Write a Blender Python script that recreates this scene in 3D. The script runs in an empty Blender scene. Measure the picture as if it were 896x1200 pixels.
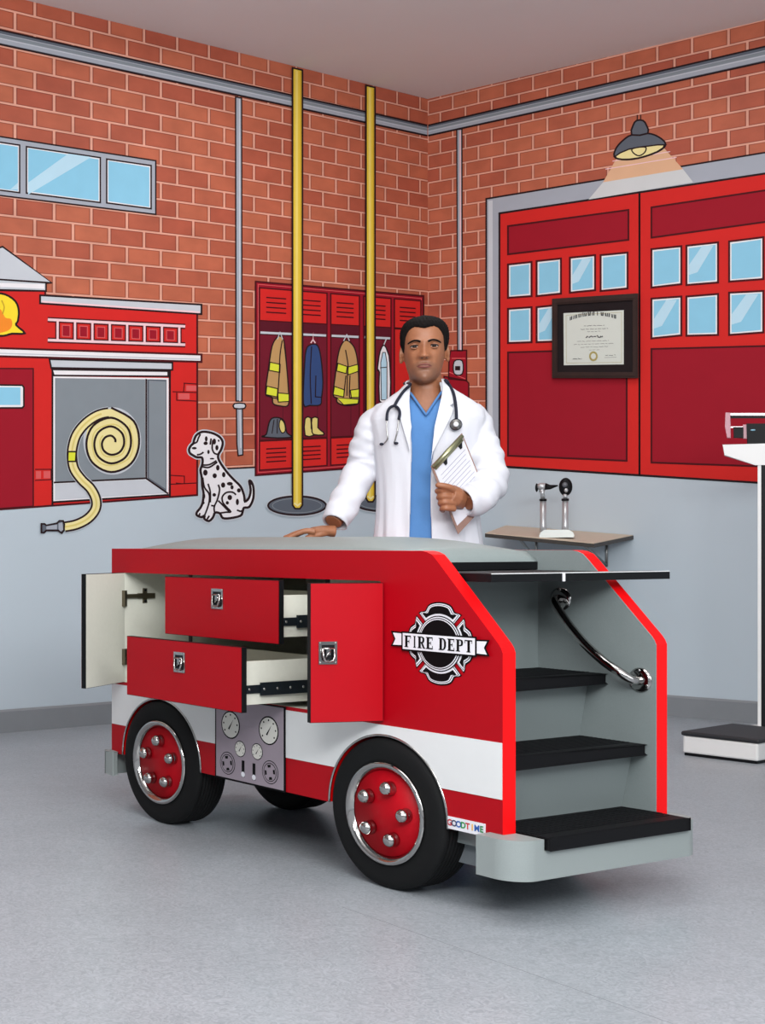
import bpy, math, random
from math import sin, cos, pi, radians, hypot, atan2, sqrt, exp
from mathutils import Vector, Matrix
from mathutils.geometry import tessellate_polygon
C = bpy.context.scene.collection
SC = bpy.context.scene
R_ = random.Random(7)

# ------------------------------------------------------------------ camera, world, lights, exposure
F, H, HY, CX = 1631.0, 0.95, 635.0, -95.0
cam = bpy.data.cameras.new('camera'); co = bpy.data.objects.new('camera', cam); C.objects.link(co)
co.location = (0, 0, H); co.rotation_euler = (pi/2, 0, 0)
cam.sensor_fit = 'VERTICAL'; cam.sensor_height = 36; cam.lens = 36*F/1200
cam.shift_x = (448-CX)/1200; cam.shift_y = (HY-600)/1200
cam.clip_end = 100
SC.camera = co
SC.view_settings.view_transform = 'Standard'; SC.view_settings.look = 'None'
SC.view_settings.exposure = -0.05; SC.view_settings.gamma = 1.0
try: SC.view_settings.use_curve_mapping = False
except Exception: pass
w = bpy.data.worlds.new('world'); SC.world = w; w.use_nodes = True
w.node_tree.nodes['Background'].inputs[0].default_value = (0.90, 0.94, 1.0, 1)
w.node_tree.nodes['Background'].inputs[1].default_value = 0.66
def area(name, loc, size, power, tgt=None, col=(1, .98, .97)):
    l = bpy.data.lights.new(name, 'AREA'); l.shape = 'RECTANGLE'; l.size = size[0]; l.size_y = size[1]
    l.energy = power; l.color = col
    o = bpy.data.objects.new(name, l); C.objects.link(o); o.location = loc
    d = (Vector(tgt)-Vector(loc)) if tgt else Vector((0, 0, -1))
    o.rotation_euler = d.to_track_quat('-Z', 'Y').to_euler(); return o
area('ceiling_light_near', (0.3, 1.0, 3.5), (2.0, 1.2), 50, (1.0, 4.4, 0.4))
area('ceiling_light_middle', (0.9, 3.3, 3.62), (2.2, 1.2), 34)
area('ceiling_light_far', (2.6, 6.3, 3.62), (1.6, 1.0), 28)
area('ceiling_fill_uplight', (0.8, 0.2, 2.3), (3.2, 0.8), 210, (2.3, 5.6, 3.67), (.97, .99, 1))  # unseen uplight added to brighten the far ceiling, no fitting there
area('right_side_fill', (3.6, -0.8, 2.3), (2.0, 2.0), 44, (1.4, 4.2, 0.6), (.94, .97, 1))  # unseen area light added at camera right for the stair end, no window there

# ------------------------------------------------------------------ materials
def lin(c):
    c = c/255.0
    return c/12.92 if c <= .04045 else ((c+.055)/1.055)**2.4
def rgb(r, g, b): return (lin(r), lin(g), lin(b), 1)
MATS = {}
def mat(name, col, rough=.6, metal=0., noise=0., nscale=30., bump=0., bscale=200., spec=.5, coat=0.):
    if name in MATS: return MATS[name]
    m = bpy.data.materials.new(name); m.use_nodes = True; nt = m.node_tree; b = nt.nodes['Principled BSDF']
    b.inputs['Roughness'].default_value = rough; b.inputs['Metallic'].default_value = metal
    b.inputs['Specular IOR Level'].default_value = spec
    if coat: b.inputs['Coat Weight'].default_value = coat; b.inputs['Coat Roughness'].default_value = .15
    c = rgb(*col)
    tc = nt.nodes.new('ShaderNodeTexCoord'); no = nt.nodes.new('ShaderNodeTexNoise')
    nt.links.new(tc.outputs['Object'], no.inputs['Vector']); no.inputs['Scale'].default_value = nscale
    no.inputs['Detail'].default_value = 4
    mx = nt.nodes.new('ShaderNodeMix'); mx.data_type = 'RGBA'
    k = max(noise, .02)
    mx.inputs[6].default_value = tuple(x*(1-k) for x in c[:3])+(1,)
    mx.inputs[7].default_value = tuple(min(1, x*(1+k)) for x in c[:3])+(1,)
    nt.links.new(no.outputs['Fac'], mx.inputs[0]); nt.links.new(mx.outputs[2], b.inputs['Base Color'])
    if bump:
        n2 = nt.nodes.new('ShaderNodeTexNoise'); n2.inputs['Scale'].default_value = bscale
        nt.links.new(tc.outputs['Object'], n2.inputs['Vector'])
        bp = nt.nodes.new('ShaderNodeBump'); bp.inputs['Strength'].default_value = bump; bp.inputs['Distance'].default_value = .002
        nt.links.new(n2.outputs['Fac'], bp.inputs['Height']); nt.links.new(bp.outputs[0], b.inputs['Normal'])
    MATS[name] = m; return m
def paint(name, *c): return mat('paint_'+name, c, .75, noise=.05, nscale=9, spec=.25)
INK = paint('ink', 34, 14, 18)
INKD = paint('dark_red_ink', 74, 4, 14)
P_RED = paint('red', 208, 36, 32); P_RED2 = paint('bright_red', 210, 36, 32); P_DRED = paint('deep_red', 154, 12, 34)
P_MAR = paint('maroon', 112, 18, 38); P_MAR2 = paint('dark_maroon', 88, 14, 32)
P_GREY = paint('grey', 165, 170, 180); P_LG = paint('light_grey', 198, 202, 208); P_DG = paint('dark_grey', 92, 98, 108)
P_MG = paint('mid_grey', 132, 140, 146); P_WH = paint('white', 236, 232, 234); P_PINK = paint('pale_pink', 240, 200, 204)
P_SKY = paint('sky_blue', 140, 200, 226); P_SKYL = paint('pale_blue', 186, 220, 236)
P_YEL = paint('yellow', 230, 196, 62); P_YELL = paint('light_yellow', 240, 216, 110); P_CREAM = paint('cream', 236, 222, 158)
P_CREAM2 = paint('cream_shade', 222, 204, 120); P_LIME = paint('lime', 222, 226, 60); P_TAN = paint('tan', 192, 150, 96)
P_NAVY = paint('navy', 50, 74, 122); P_ORANGE = paint('orange', 244, 140, 40); P_FLAME = paint('flame_yellow', 248, 218, 50)
P_MORT = paint('pink_red', 216, 90, 90)
P_GOLD = paint('gold_dark', 200, 160, 44)
WALLP = mat('wall_paint', (186, 198, 206), .7, noise=.05, nscale=1.2, spec=.3)
CEILM = mat('ceiling_paint', (228, 224, 222), .9, noise=.03, nscale=2)
BASEM = mat('baseboard_vinyl', (128, 132, 136), .5, noise=.06, nscale=12)
T_RED = mat('red_laminate', (166, 0, 17), .45, noise=.03, nscale=60, bump=.05, bscale=600, spec=.22)
T_REDE = mat('red_edge', (236, 6, 12), .45, spec=.2)
T_WHITE = mat('white_laminate', (218, 220, 220), .4, noise=.02)
T_INT = mat('cabinet_interior', (206, 206, 194), .5, noise=.04, nscale=80)
T_GREY = mat('grey_laminate', (120, 129, 129), .5, noise=.12, nscale=500, bump=.05, bscale=500)
T_BUMP = mat('bumper_grey', (142, 150, 149), .45, noise=.1, nscale=500)
T_PAD = mat('grey_vinyl', (132, 142, 141), .45, noise=.05, nscale=90, bump=.15, bscale=260)
BLACK = mat('black_plastic', (10, 11, 14), .5, spec=.2)
RUBBER = mat('tire_rubber', (13, 14, 15), .75, bump=.2, bscale=300, spec=.25)
TREAD = mat('stair_rubber', (9, 9, 12), .6, bump=.3, bscale=400, spec=.18)
CHROME = mat('chrome', (178, 176, 174), .10, 1.0)
STEEL = mat('steel', (160, 160, 158), .3, 1.0)
SLIDE = mat('slide_metal', (48, 56, 64), .35, .8)
HINGE = mat('hinge_metal', (120, 112, 96), .35, 1.0)
D_BLACK = mat('decal_black', (8, 8, 10), .6, spec=.12); D_WHITE = mat('decal_white', (226, 226, 232), .5)
D_MAUVE = mat('decal_mauve_grey', (150, 138, 148), .5, noise=.04)
D_FACE = mat('gauge_face', (214, 212, 204), .5)

# brick paint (uv in brick units)
def brick_mat():
    m = bpy.data.materials.new('painted_brick'); m.use_nodes = True; nt = m.node_tree; b = nt.nodes['Principled BSDF']
    uv = nt.nodes.new('ShaderNodeUVMap'); uv.uv_map = 'brick'
    def bt(c1, c2, mo, ms):
        t = nt.nodes.new('ShaderNodeTexBrick'); t.offset = .5; t.offset_frequency = 2; t.squash = 1; t.squash_frequency = 2
        t.inputs['Color1'].default_value = c1; t.inputs['Color2'].default_value = c2; t.inputs['Mortar'].default_value = mo
        t.inputs['Scale'].default_value = 1; t.inputs['Mortar Size'].default_value = ms; t.inputs['Mortar Smooth'].default_value = .1
        t.inputs['Brick Width'].default_value = 1.6; t.inputs['Row Height'].default_value = 1.0
        nt.links.new(uv.outputs[0], t.inputs['Vector']); return t
    A = bt(rgb(190, 104, 74), rgb(170, 82, 60), rgb(222, 160, 138), .055)
    B = bt((1, 1, 1, 1), (1, 1, 1, 1), (.62, .56, .56, 1), .105)
    n = nt.nodes.new('ShaderNodeTexNoise'); n.inputs['Scale'].default_value = .8; n.inputs['Detail'].default_value = 6
    nt.links.new(uv.outputs[0], n.inputs['Vector'])
    dark = nt.nodes.new('ShaderNodeMix'); dark.data_type = 'RGBA'; dark.blend_type = 'MULTIPLY'; dark.inputs[0].default_value = 1
    nt.links.new(A.outputs['Color'], dark.inputs[6]); nt.links.new(B.outputs['Color'], dark.inputs[7])
    mo = nt.nodes.new('ShaderNodeMix'); mo.data_type = 'RGBA'
    nt.links.new(A.outputs['Fac'], mo.inputs[0]); nt.links.new(dark.outputs[2], mo.inputs[6]); mo.inputs[7].default_value = rgb(222, 160, 138)
    v = nt.nodes.new('ShaderNodeMix'); v.data_type = 'RGBA'; v.blend_type = 'MULTIPLY'; v.inputs[0].default_value = 1
    r = nt.nodes.new('ShaderNodeMapRange'); r.inputs[1].default_value = .3; r.inputs[2].default_value = .7; r.inputs[3].default_value = .86; r.inputs[4].default_value = 1.1
    nt.links.new(n.outputs['Fac'], r.inputs[0]); nt.links.new(mo.outputs[2], v.inputs[6]); nt.links.new(r.outputs[0], v.inputs[7])
    nt.links.new(v.outputs[2], b.inputs['Base Color']); b.inputs['Roughness'].default_value = .6; b.inputs['Specular IOR Level'].default_value = .35
    return m
BRICK = brick_mat()
def floor_mat():
    m = bpy.data.materials.new('floor_vinyl'); m.use_nodes = True; nt = m.node_tree; b = nt.nodes['Principled BSDF']
    tc = nt.nodes.new('ShaderNodeTexCoord')
    n = nt.nodes.new('ShaderNodeTexNoise'); n.inputs['Scale'].default_value = 38; n.inputs['Detail'].default_value = 3; n.inputs['Distortion'].default_value = 3.5
    n2 = nt.nodes.new('ShaderNodeTexNoise'); n2.inputs['Scale'].default_value = 3.0; n2.inputs['Detail'].default_value = 4
    nt.links.new(tc.outputs['Object'], n.inputs['Vector']); nt.links.new(tc.outputs['Object'], n2.inputs['Vector'])
    a = nt.nodes.new('ShaderNodeMix'); a.data_type = 'RGBA'; a.inputs[6].default_value = rgb(140, 147, 153); a.inputs[7].default_value = rgb(166, 172, 178)
    r1 = nt.nodes.new('ShaderNodeMapRange'); r1.inputs[1].default_value = .35; r1.inputs[2].default_value = .65
    nt.links.new(n.outputs['Fac'], r1.inputs[0]); nt.links.new(r1.outputs[0], a.inputs[0])
    v = nt.nodes.new('ShaderNodeMix'); v.data_type = 'RGBA'; v.blend_type = 'MULTIPLY'; v.inputs[0].default_value = 1
    r = nt.nodes.new('ShaderNodeMapRange'); r.inputs[1].default_value = .3; r.inputs[2].default_value = .7; r.inputs[3].default_value = .93; r.inputs[4].default_value = 1.04
    nt.links.new(n2.outputs['Fac'], r.inputs[0]); nt.links.new(a.outputs[2], v.inputs[6]); nt.links.new(r.outputs[0], v.inputs[7])
    nt.links.new(v.outputs[2], b.inputs['Base Color']); b.inputs['Roughness'].default_value = .34; b.inputs['Specular IOR Level'].default_value = .4
    return m
FLOORM = floor_mat()

# ------------------------------------------------------------------ mesh builder
class MB:
    def __init__(s): s.v = []; s.f = []; s.m = []; s.mats = []; s.sm = []
    def mi(s, m):
        if m not in s.mats: s.mats.append(m)
        return s.mats.index(m)
    def add(s, vs, fs, m, smooth=False, M=None):
        n = len(s.v); i = s.mi(m)
        for p in vs:
            p = Vector(p)
            s.v.append(M @ p if M else p)
        for f in fs: s.f.append([n+k for k in f]); s.m.append(i); s.sm.append(smooth)
        return s
    def box(s, a, b, m, M=None):
        x0, y0, z0 = a; x1, y1, z1 = b
        if x0 > x1: x0, x1 = x1, x0
        if y0 > y1: y0, y1 = y1, y0
        if z0 > z1: z0, z1 = z1, z0
        vs = [(x0, y0, z0), (x1, y0, z0), (x1, y1, z0), (x0, y1, z0), (x0, y0, z1), (x1, y0, z1), (x1, y1, z1), (x0, y1, z1)]
        return s.add(vs, [(0, 3, 2, 1), (4, 5, 6, 7), (0, 1, 5, 4), (1, 2, 6, 5), (2, 3, 7, 6), (3, 0, 4, 7)], m, M=M)
    def hexa(s, bot, top, m):
        return s.add(list(bot)+list(top), [(0, 3, 2, 1), (4, 5, 6, 7), (0, 1, 5, 4), (1, 2, 6, 5), (2, 3, 7, 6), (3, 0, 4, 7)], m)
    def prism(s, loops, to3a, to3b, m, medge=None, smooth=False, mhole=None):
        """loops of 2D points (outer first, then holes); to3a/to3b map 2D->3D for both caps"""
        pl = [[Vector((p[0], p[1], 0)) for p in l] for l in loops]
        tri = tessellate_polygon(pl); flat = [p for l in loops for p in l]; n = len(flat)
        s.add([to3a(*p) for p in flat], [tuple(t) for t in tri], m)
        s.add([to3b(*p) for p in flat], [tuple(reversed(t)) for t in tri], m)
        for li, l in enumerate(loops):
            k = len(l); vs = [to3a(*p) for p in l]+[to3b(*p) for p in l]
            s.add(vs, [(i, (i+1) % k, k+(i+1) % k, k+i) for i in range(k)], (mhole if (li and mhole) else (medge or m)), smooth)
        return s
    def flat(s, pts2, f3, m):
        tri = tessellate_polygon([[Vector((p[0], p[1], 0)) for p in pts2]])
        return s.add([f3(*p) for p in pts2], [tuple(t) for t in tri], m)
    def ribbon(s, pts2, w, f3, m, closed=False):
        n = len(pts2); L = []; R = []
        for i in range(n):
            p = pts2[i]
            a = pts2[(i-1) % n] if (closed or i > 0) else None
            b = pts2[(i+1) % n] if (closed or i < n-1) else None
            def nm(u, v):
                d = hypot(v[0]-u[0], v[1]-u[1]) or 1e-9
                return (-(v[1]-u[1])/d, (v[0]-u[0])/d)
            ns = []
            if a is not None: ns.append(nm(a, p))
            if b is not None: ns.append(nm(p, b))
            nx = sum(q[0] for q in ns)/len(ns); ny = sum(q[1] for q in ns)/len(ns)
            d = nx*nx+ny*ny; d = max(d, .25); nx /= d; ny /= d
            ww = w[i] if isinstance(w, (list, tuple)) else w
            L.append((p[0]+nx*ww/2, p[1]+ny*ww/2)); R.append((p[0]-nx*ww/2, p[1]-ny*ww/2))
        vs = [f3(*p) for p in L]+[f3(*p) for p in R]
        rng = range(n) if closed else range(n-1)
        return s.add(vs, [(i, (i+1) % n, n+(i+1) % n, n+i) for i in rng], m)
    def tube(s, path, rad, m, seg=12, caps=True, closed=False, M=None, flat=None):
        path = [Vector(p) for p in path]; n = len(path)
        if not isinstance(rad, (list, tuple)): rad = [rad]*n
        t0 = (path[1]-path[0]).normalized()
        up = Vector((0, 0, 1)) if abs(t0.z) < .9 else Vector((1, 0, 0))
        u = t0.cross(up).normalized(); rings = []
        for i in range(n):
            a = path[(i-1) % n] if (closed or i > 0) else path[i]
            b = path[(i+1) % n] if (closed or i < n-1) else path[i]
            t = (b-a).normalized(); u = (u-t*u.dot(t)).normalized(); v = t.cross(u)
            r = rad[i]; rx, ry = (r if isinstance(r, tuple) else (r, r))
            rings.append([path[i]+u*cos(2*pi*k/seg)*rx+v*sin(2*pi*k/seg)*ry for k in range(seg)])
        vs = [p for r in rings for p in r]; fs = []
        for i in range(n if closed else n-1):
            j = (i+1) % n
            for k in range(seg):
                k2 = (k+1) % seg; fs.append((i*seg+k, i*seg+k2, j*seg+k2, j*seg+k))
        if caps and not closed:
            fs.append(tuple(reversed(range(seg)))); fs.append(tuple((n-1)*seg+k for k in range(seg)))
        return s.add(vs, fs, m, True, M)
    def lathe(s, prof, m, c=(0, 0, 0), ax='z', seg=24, M=None):
        """prof: list of (r, h) along axis"""
        vs = []; n = len(prof)
        for r, h in prof:
            for k in range(seg):
                a = 2*pi*k/seg; p = (r*cos(a), r*sin(a), h)
                if ax == 'y': p = (p[0], h, p[1])
                if ax == 'x': p = (h, p[0], p[1])
                vs.append((c[0]+p[0], c[1]+p[1], c[2]+p[2]))
        fs = [(i*seg+k, i*seg+(k+1) % seg, (i+1)*seg+(k+1) % seg, (i+1)*seg+k) for i in range(n-1) for k in range(seg)]
        ring = tuple(prof[0]) == tuple(prof[-1])
        if prof[0][0] > 1e-5 and not ring: fs.append(tuple(reversed(range(seg))))
        if prof[-1][0] > 1e-5 and not ring: fs.append(tuple((n-1)*seg+k for k in range(seg)))
        return s.add(vs, fs, m, True, M)
    def ball(s, c, r, m, seg=16, rings=10, M=None):
        rx, ry, rz = r if isinstance(r, (tuple, list)) else (r, r, r)
        vs = []
        for i in range(rings+1):
            t = pi*i/rings
            for k in range(seg):
                a = 2*pi*k/seg
                vs.append((c[0]+rx*sin(t)*cos(a), c[1]+ry*sin(t)*sin(a), c[2]+rz*cos(t)))
        fs = [(i*seg+k, (i+1)*seg+k, (i+1)*seg+(k+1) % seg, i*seg+(k+1) % seg) for i in range(rings) for k in range(seg)]
        return s.add(vs, fs, m, True, M)
    def loft(s, rings, m, cap=True, smooth=True, M=None):
        n = len(rings); k = len(rings[0]); vs = [p for r in rings for p in r]
        fs = [(i*k+j, i*k+(j+1) % k, (i+1)*k+(j+1) % k, (i+1)*k+j) for i in range(n-1) for j in range(k)]
        if cap: fs.append(tuple(reversed(range(k)))); fs.append(tuple((n-1)*k+j for j in range(k)))
        return s.add(vs, fs, m, smooth, M)
    def build(s, name, parent=None, off=None, bevel=0, merge=False, sub=0, weld=True):
        me = bpy.data.meshes.new(name)
        o3 = Vector(off) if off is not None else Vector((0, 0, 0))
        me.from_pydata([tuple(p-o3) for p in s.v], [], s.f)
        for m in s.mats: me.materials.append(m)
        for p, mi, sm in zip(me.polygons, s.m, s.sm): p.material_index = mi; p.use_smooth = sm
        me.update()
        ob = bpy.data.objects.new(name, me); C.objects.link(ob)
        if weld:
            import bmesh
            bm = bmesh.new(); bm.from_mesh(me); bmesh.ops.remove_doubles(bm, verts=bm.verts, dist=1e-6)
            bmesh.ops.dissolve_degenerate(bm, edges=bm.edges, dist=1e-7)
            if not merge: pass
            bm.to_mesh(me); bm.free()
        if parent: ob.parent = parent
        if bevel:
            b = ob.modifiers.new('bevel', 'BEVEL'); b.width = bevel; b.segments = 2; b.limit_method = 'ANGLE'; b.angle_limit = radians(40)
        if sub:
            b = ob.modifiers.new('sub', 'SUBSURF'); b.levels = sub; b.render_levels = sub
        return ob
def tag(o, label=None, cat=None, group=None, kind=None):
    if label: o['label'] = label
    if cat: o['category'] = cat
    if group: o['group'] = group
    if kind: o['kind'] = kind
    return o
def thing(name, label, cat, loc=(0, 0, 0), rz=0, group=None):
    o = bpy.data.objects.new(name, None); C.objects.link(o); o.location = loc; o.rotation_euler = (0, 0, rz)
    o.empty_display_size = .1
    return tag(o, label, cat, group)
def smooth(pts, n=6, closed=False):
    out = []; N = len(pts)
    rng = range(N) if closed else range(N-1)
    for i in rng:
        p0 = pts[(i-1) % N] if (closed or i > 0) else pts[i]; p1 = pts[i]; p2 = pts[(i+1) % N]
        p3 = pts[(i+2) % N] if (closed or i < N-2) else pts[(i+1) % N]
        for k in range(n):
            t = k/n
            out.append(tuple(.5*((2*p1[j])+(-p0[j]+p2[j])*t+(2*p0[j]-5*p1[j]+4*p2[j]-p3[j])*t*t+(-p0[j]+3*p1[j]-3*p2[j]+p3[j])*t**3) for j in range(len(p1))))
    if not closed: out.append(tuple(pts[-1]))
    return out
def circ(cx, cy, rx, ry=None, n=28, a0=0, a1=2*pi):
    ry = ry or rx; full = abs(a1-a0-2*pi) < 1e-6; k = n if full else n+1
    return [(cx+rx*cos(a0+(a1-a0)*i/n), cy+ry*sin(a0+(a1-a0)*i/n)) for i in range(k)]

# ------------------------------------------------------------------ the room: corner, two painted walls, floor, ceiling
YC = F*H/181.0; XC = (501-CX)/F*YC; ZC = H+519*YC/F
DL = Vector((-(2611-CX), -F, 0)).normalized(); DR = Vector((-(-1708-CX), -F, 0)).normalized()
NL = Vector((-DL.y, DL.x, 0));
if NL.y > 0: NL = -NL
NR = Vector((-DR.y, DR.x, 0))
if NR.y > 0: NR = -NR
CO = Vector((XC, YC, 0))
def wpt(side, px, py, off=.0015):
    """point of the wall painting seen at a pixel of the calibrated photograph"""
    n = NL if side == 'L' else NR
    r = Vector(((px-CX)/F, 1, -(py-HY)/F)); o = Vector((0, 0, H)); P = CO+n*off
    t = (P-o).dot(n)/r.dot(n); return o+r*t
def cpx(side, x):  # ceiling line pixel
    return 116-(501-x)*519/2110 if side == 'L' else 116-(x-501)*519/2209
def bpx(side, x):  # lower edge of the brick
    return 537.5+(501-x)*.05 if side == 'L' else 538+(x-501)*.07
def wall(side, name, L):
    d = DL if side == 'L' else DR; n = NL if side == 'L' else NR
    mb = MB(); a = CO; b = CO+d*L
    mb.add([a, b, b+Vector((0, 0, ZC)), a+Vector((0, 0, ZC)), a-n*.12, b-n*.12, b-n*.12+Vector((0, 0, ZC)), a-n*.12+Vector((0, 0, ZC))],
           [(0, 1, 2, 3), (4, 7, 6, 5), (0, 3, 7, 4), (1, 5, 6, 2), (3, 2, 6, 7), (0, 4, 5, 1)], WALLP)
    o = mb.build(name); tag(o, kind='structure')
    # painted brick with the mural's own perspective
    vp, hz, w0, W, v0, sp = (1400., 470., 22., 25.95, -290.3, 16.2) if side == 'L' else (1450., 470., 255.1-28.3*8, 28.3, -239.5, 15.95)
    xs = [501-(1400)*(i/90.) for i in range(91)] if side == 'L' else [501+1000*(i/70.) for i in range(71)]
    me = bpy.data.meshes.new('brick_painting'); vs = []; uv = []; NV = 40
    for x in xs:
        yt = cpx(side, x); yb = bpx(side, x)
        dx = abs(x-501); fct = (vp+dx)/vp
        for j in range(NV+1):
            y = yt+(yb-yt)*j/NV; p = wpt(side, x, y, .0008); p.z = min(p.z, ZC); vs.append(tuple(p))
            uv.append((((vp*dx/(vp+dx)-w0)/W+.5+100)*1.6, (v0-(y-hz)/fct)/sp+100))
    fs = []
    for i in range(len(xs)-1):
        for j in range(NV): a = i*(NV+1)+j; fs.append((a, a+1, a+NV+2, a+NV+1))
    me.from_pydata(vs, [], fs); l = me.uv_layers.new(name='brick')
    for p in me.polygons:
        for li in p.loop_indices: l.data[li].uv = uv[me.loops[li].vertex_index]
    me.materials.append(BRICK); ob = bpy.data.objects.new('brick_painting', me); C.objects.link(ob); ob.parent = o
    # dark line under the brick
    mb = MB(); f3 = lambda x, y: wpt(side, x, y, .0014)
    mb.ribbon([(x, bpx(side, x)) for x in xs], 1.8, f3, INK); q = mb.build('brick_outline', o)
    # ceiling trim line between paint and ceiling is part of the wall; baseboard
    mb = MB()
    t = .115
    a2 = CO+n*.0; pr = [(0, 0), (.014, 0), (.014, t-.01), (.008, t), (0, t)]
    vs = [];
    for P in (CO, b):
        for q2, z in pr: vs.append(P+n*q2+Vector((0, 0, z)))
    mb.add(vs, [(i, (i+1) % 5, 5+(i+1) % 5, 5+i) for i in range(5)]+[(0, 1, 2, 3, 4), (9, 8, 7, 6, 5)], BASEM)
    tag(mb.build('baseboard_'+name.split('_')[1]), kind='structure')
    return o
wall('L', 'wall_left', 6.4); wall('R', 'wall_right', 5.2)
mb = MB(); mb.box((-9, -5, -.1), (10, 11, 0), FLOORM); tag(mb.build('floor'), kind='structure')
mb = MB(); mb.box((-9, -5, ZC), (10, 11, ZC+.1), CEILM); tag(mb.build('ceiling'), kind='structure')
mb = MB()   # seam between two sheets of floor vinyl
def gpt(px, py, z=0):
    y = F*(H-z)/(py-HY); return Vector(((px-CX)/F*y, y, z))
a = gpt(500, 1098); b = gpt(896, 1238); d = (b-a).normalized(); nn = Vector((-d.y, d.x, 0))
a2 = a-d*0.3; b2 = b+d*1.5
mb.hexa([a2-nn*.001, b2-nn*.001, b2+nn*.001, a2+nn*.001], [p+Vector((0, 0, .0006)) for p in (a2-nn*.001, b2-nn*.001, b2+nn*.001, a2+nn*.001)], mat('floor_seam', (140, 144, 148), .6))
tag(mb.build('trim_1'), kind='structure')

# ------------------------------------------------------------------ mural painting tools
class Mural:
    def __init__(s, side, name, label, cat, at, group=None):
        s.side = side; s.loc = wpt(side, at[0], at[1], .0); s.o = thing(name, label, cat, s.loc, 0, group); s.n = 0
        s.base = 0
    def f3(s, layer): return lambda x, y: wpt(s.side, x, y, .0018+.0004*(layer+s.base))
    def part(s, name, parent=None):
        return Pt(s, name, parent)
class Pt:
    def __init__(s, mu, name, parent=None): s.mu = mu; s.name = name; s.mb = MB(); s.parent = parent
    def fill(s, pts, m, layer=0, outline=None, w=1.6, sm=0):
        if sm: pts = smooth(pts, sm, True)
        s.mb.flat(pts, s.mu.f3(layer), m)
        if outline: s.mb.ribbon(pts, w, s.mu.f3(layer+.5), outline, True)
        return s
    def line(s, pts, w, m, layer=1, closed=False, sm=0):
        if sm: pts = smooth(pts, sm, closed)
        s.mb.ribbon(pts, w, s.mu.f3(layer), m, closed); return s
    def done(s): return s.mb.build(s.name, s.parent or s.mu.o, off=s.mu.loc, weld=False)
def quad(x0, yl0, yl1, x1, yr0, yr1): return [(x0, yl0), (x1, yr0), (x1, yr1), (x0, yl1)]

# grey beam painted below the ceiling on both walls
def beam(side, name, label, x0, y0, x1, y1, h0, h1, xo):
    mu = Mural(side, name, label, 'painted beam', ((x0+xo)/2, (y0+y1)/2))
    p = mu.part('beam_face'); s = (y1-y0)/(x1-x0); yo = y0+(xo-x0)*s; ho = h0+(h1-h0)*(xo-x0)/(x1-x0)
    def st(f0, f1): return [(xo, yo+ho*f0), (x1, y1+h1*f0), (x1, y1+h1*f1), (xo, yo+ho*f1)]
    p.fill(st(0, 1), P_DG, 0); p.fill(st(.24, .9), P_GREY, 1); p.fill(st(.3, .52), P_MG, 2); p.fill(st(.56, .62), P_LG, 2); p.done()
    q = mu.part('beam_outline'); q.line([(xo, yo), (x1, y1)], 2, INK, 3); q.line([(xo, yo+ho), (x1, y1+h1)], 2, INK, 3); q.done()
beam('L', 'painted_beam', 'long grey beam painted under the ceiling on the left brick wall', 0, 35, 500.5, 147, 17, 12, -260)
beam('R', 'painted_beam', 'long grey beam painted under the ceiling on the right brick wall above the red doors', 896, 54.5, 501.5, 147, 18, 12, 1250)

# window strip painted high on the left wall
mu = Mural('L', 'painted_window', 'strip window with pale blue panes painted high on the brick wall', 'painted window', (60, 205))
def wtop(x): return 160+x*.1555
def wbot(x): return 229+x*.122
p = mu.part('window_frame'); xs = (-150, 182.5)
p.fill([(xs[0], wtop(xs[0])), (xs[1], wtop(xs[1])), (xs[1], wbot(xs[1])), (xs[0], wbot(xs[0]))], P_GREY, 0, INK, 1.8); p.done()
for (xa, xb) in ((-130, -60), (-54, 23), (31, 117.5), (125, 177)):
    q = mu.part('window_pane')
    pts = [(xa, wtop(xa)+7), (xb, wtop(xb)+6.5), (xb, wbot(xb)-6), (xa, wbot(xa)-6.5)]
    q.fill(pts, P_WH, 1, INK, 1.8)
    q.fill([(pts[0][0]+2, pts[0][1]+2), (pts[1][0]-2, pts[1][1]+2), (pts[2][0]-2, pts[2][1]-2), (pts[3][0]+2, pts[3][1]-2)], P_SKY, 2)
    if xa == 31: q.fill([(33, 214), (80, 180), (107, 184), (33, 228)], P_SKYL, 3)
    if xa == -54: q.fill([(2, 222.5), (12, 222), (21, 214), (21, 222)], P_SKYL, 3)
    q.done()

# pipes
mu = Mural('L', 'painted_pipe', 'thin grey drain pipe painted on the left brick wall beside the yellow pole', 'painted pipe', (280, 320))
p = mu.part('pipe_run'); p.fill([(276, 113.5), (283, 115), (283.5, 470), (276.5, 470)], P_GREY, 1, INK, 1.6); p.line([(280.5, 116), (281, 470)], 1.6, P_LG, 2)
p.fill([(277, 478), (284, 478), (284.5, 533), (279, 534), (277.5, 520)], P_GREY, 1, INK, 1.5); p.line([(281, 478), (282, 525)], 1.6, P_LG, 2); p.done()
q = mu.part('pipe_collar'); q.fill([(274.5, 473), (286.5, 473), (286.5, 478.5), (274.5, 478.5)], P_LG, 2, INK, 1.6, sm=2); q.done()
mu = Mural('R', 'painted_pipe', 'thin grey conduit painted down the right brick wall to the red alarm box', 'painted pipe', (538, 280))
p = mu.part('pipe_run'); p.fill([(535, 152), (541, 151), (541.5, 411), (536, 411)], P_GREY, 1, INK, 1.5); p.line([(539, 153), (539.5, 410)], 1.5, P_PINK, 2); p.done()
mu = Mural('R', 'painted_alarm_box', 'small red fire alarm box painted on brick behind the doctor shoulder', 'painted alarm', (537, 435))
p = mu.part('box_body'); p.fill([(528, 411), (546.5, 410.5), (546.5, 446), (525.5, 444), (526, 420)], P_DRED, 1, INKD, 1.6)
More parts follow.
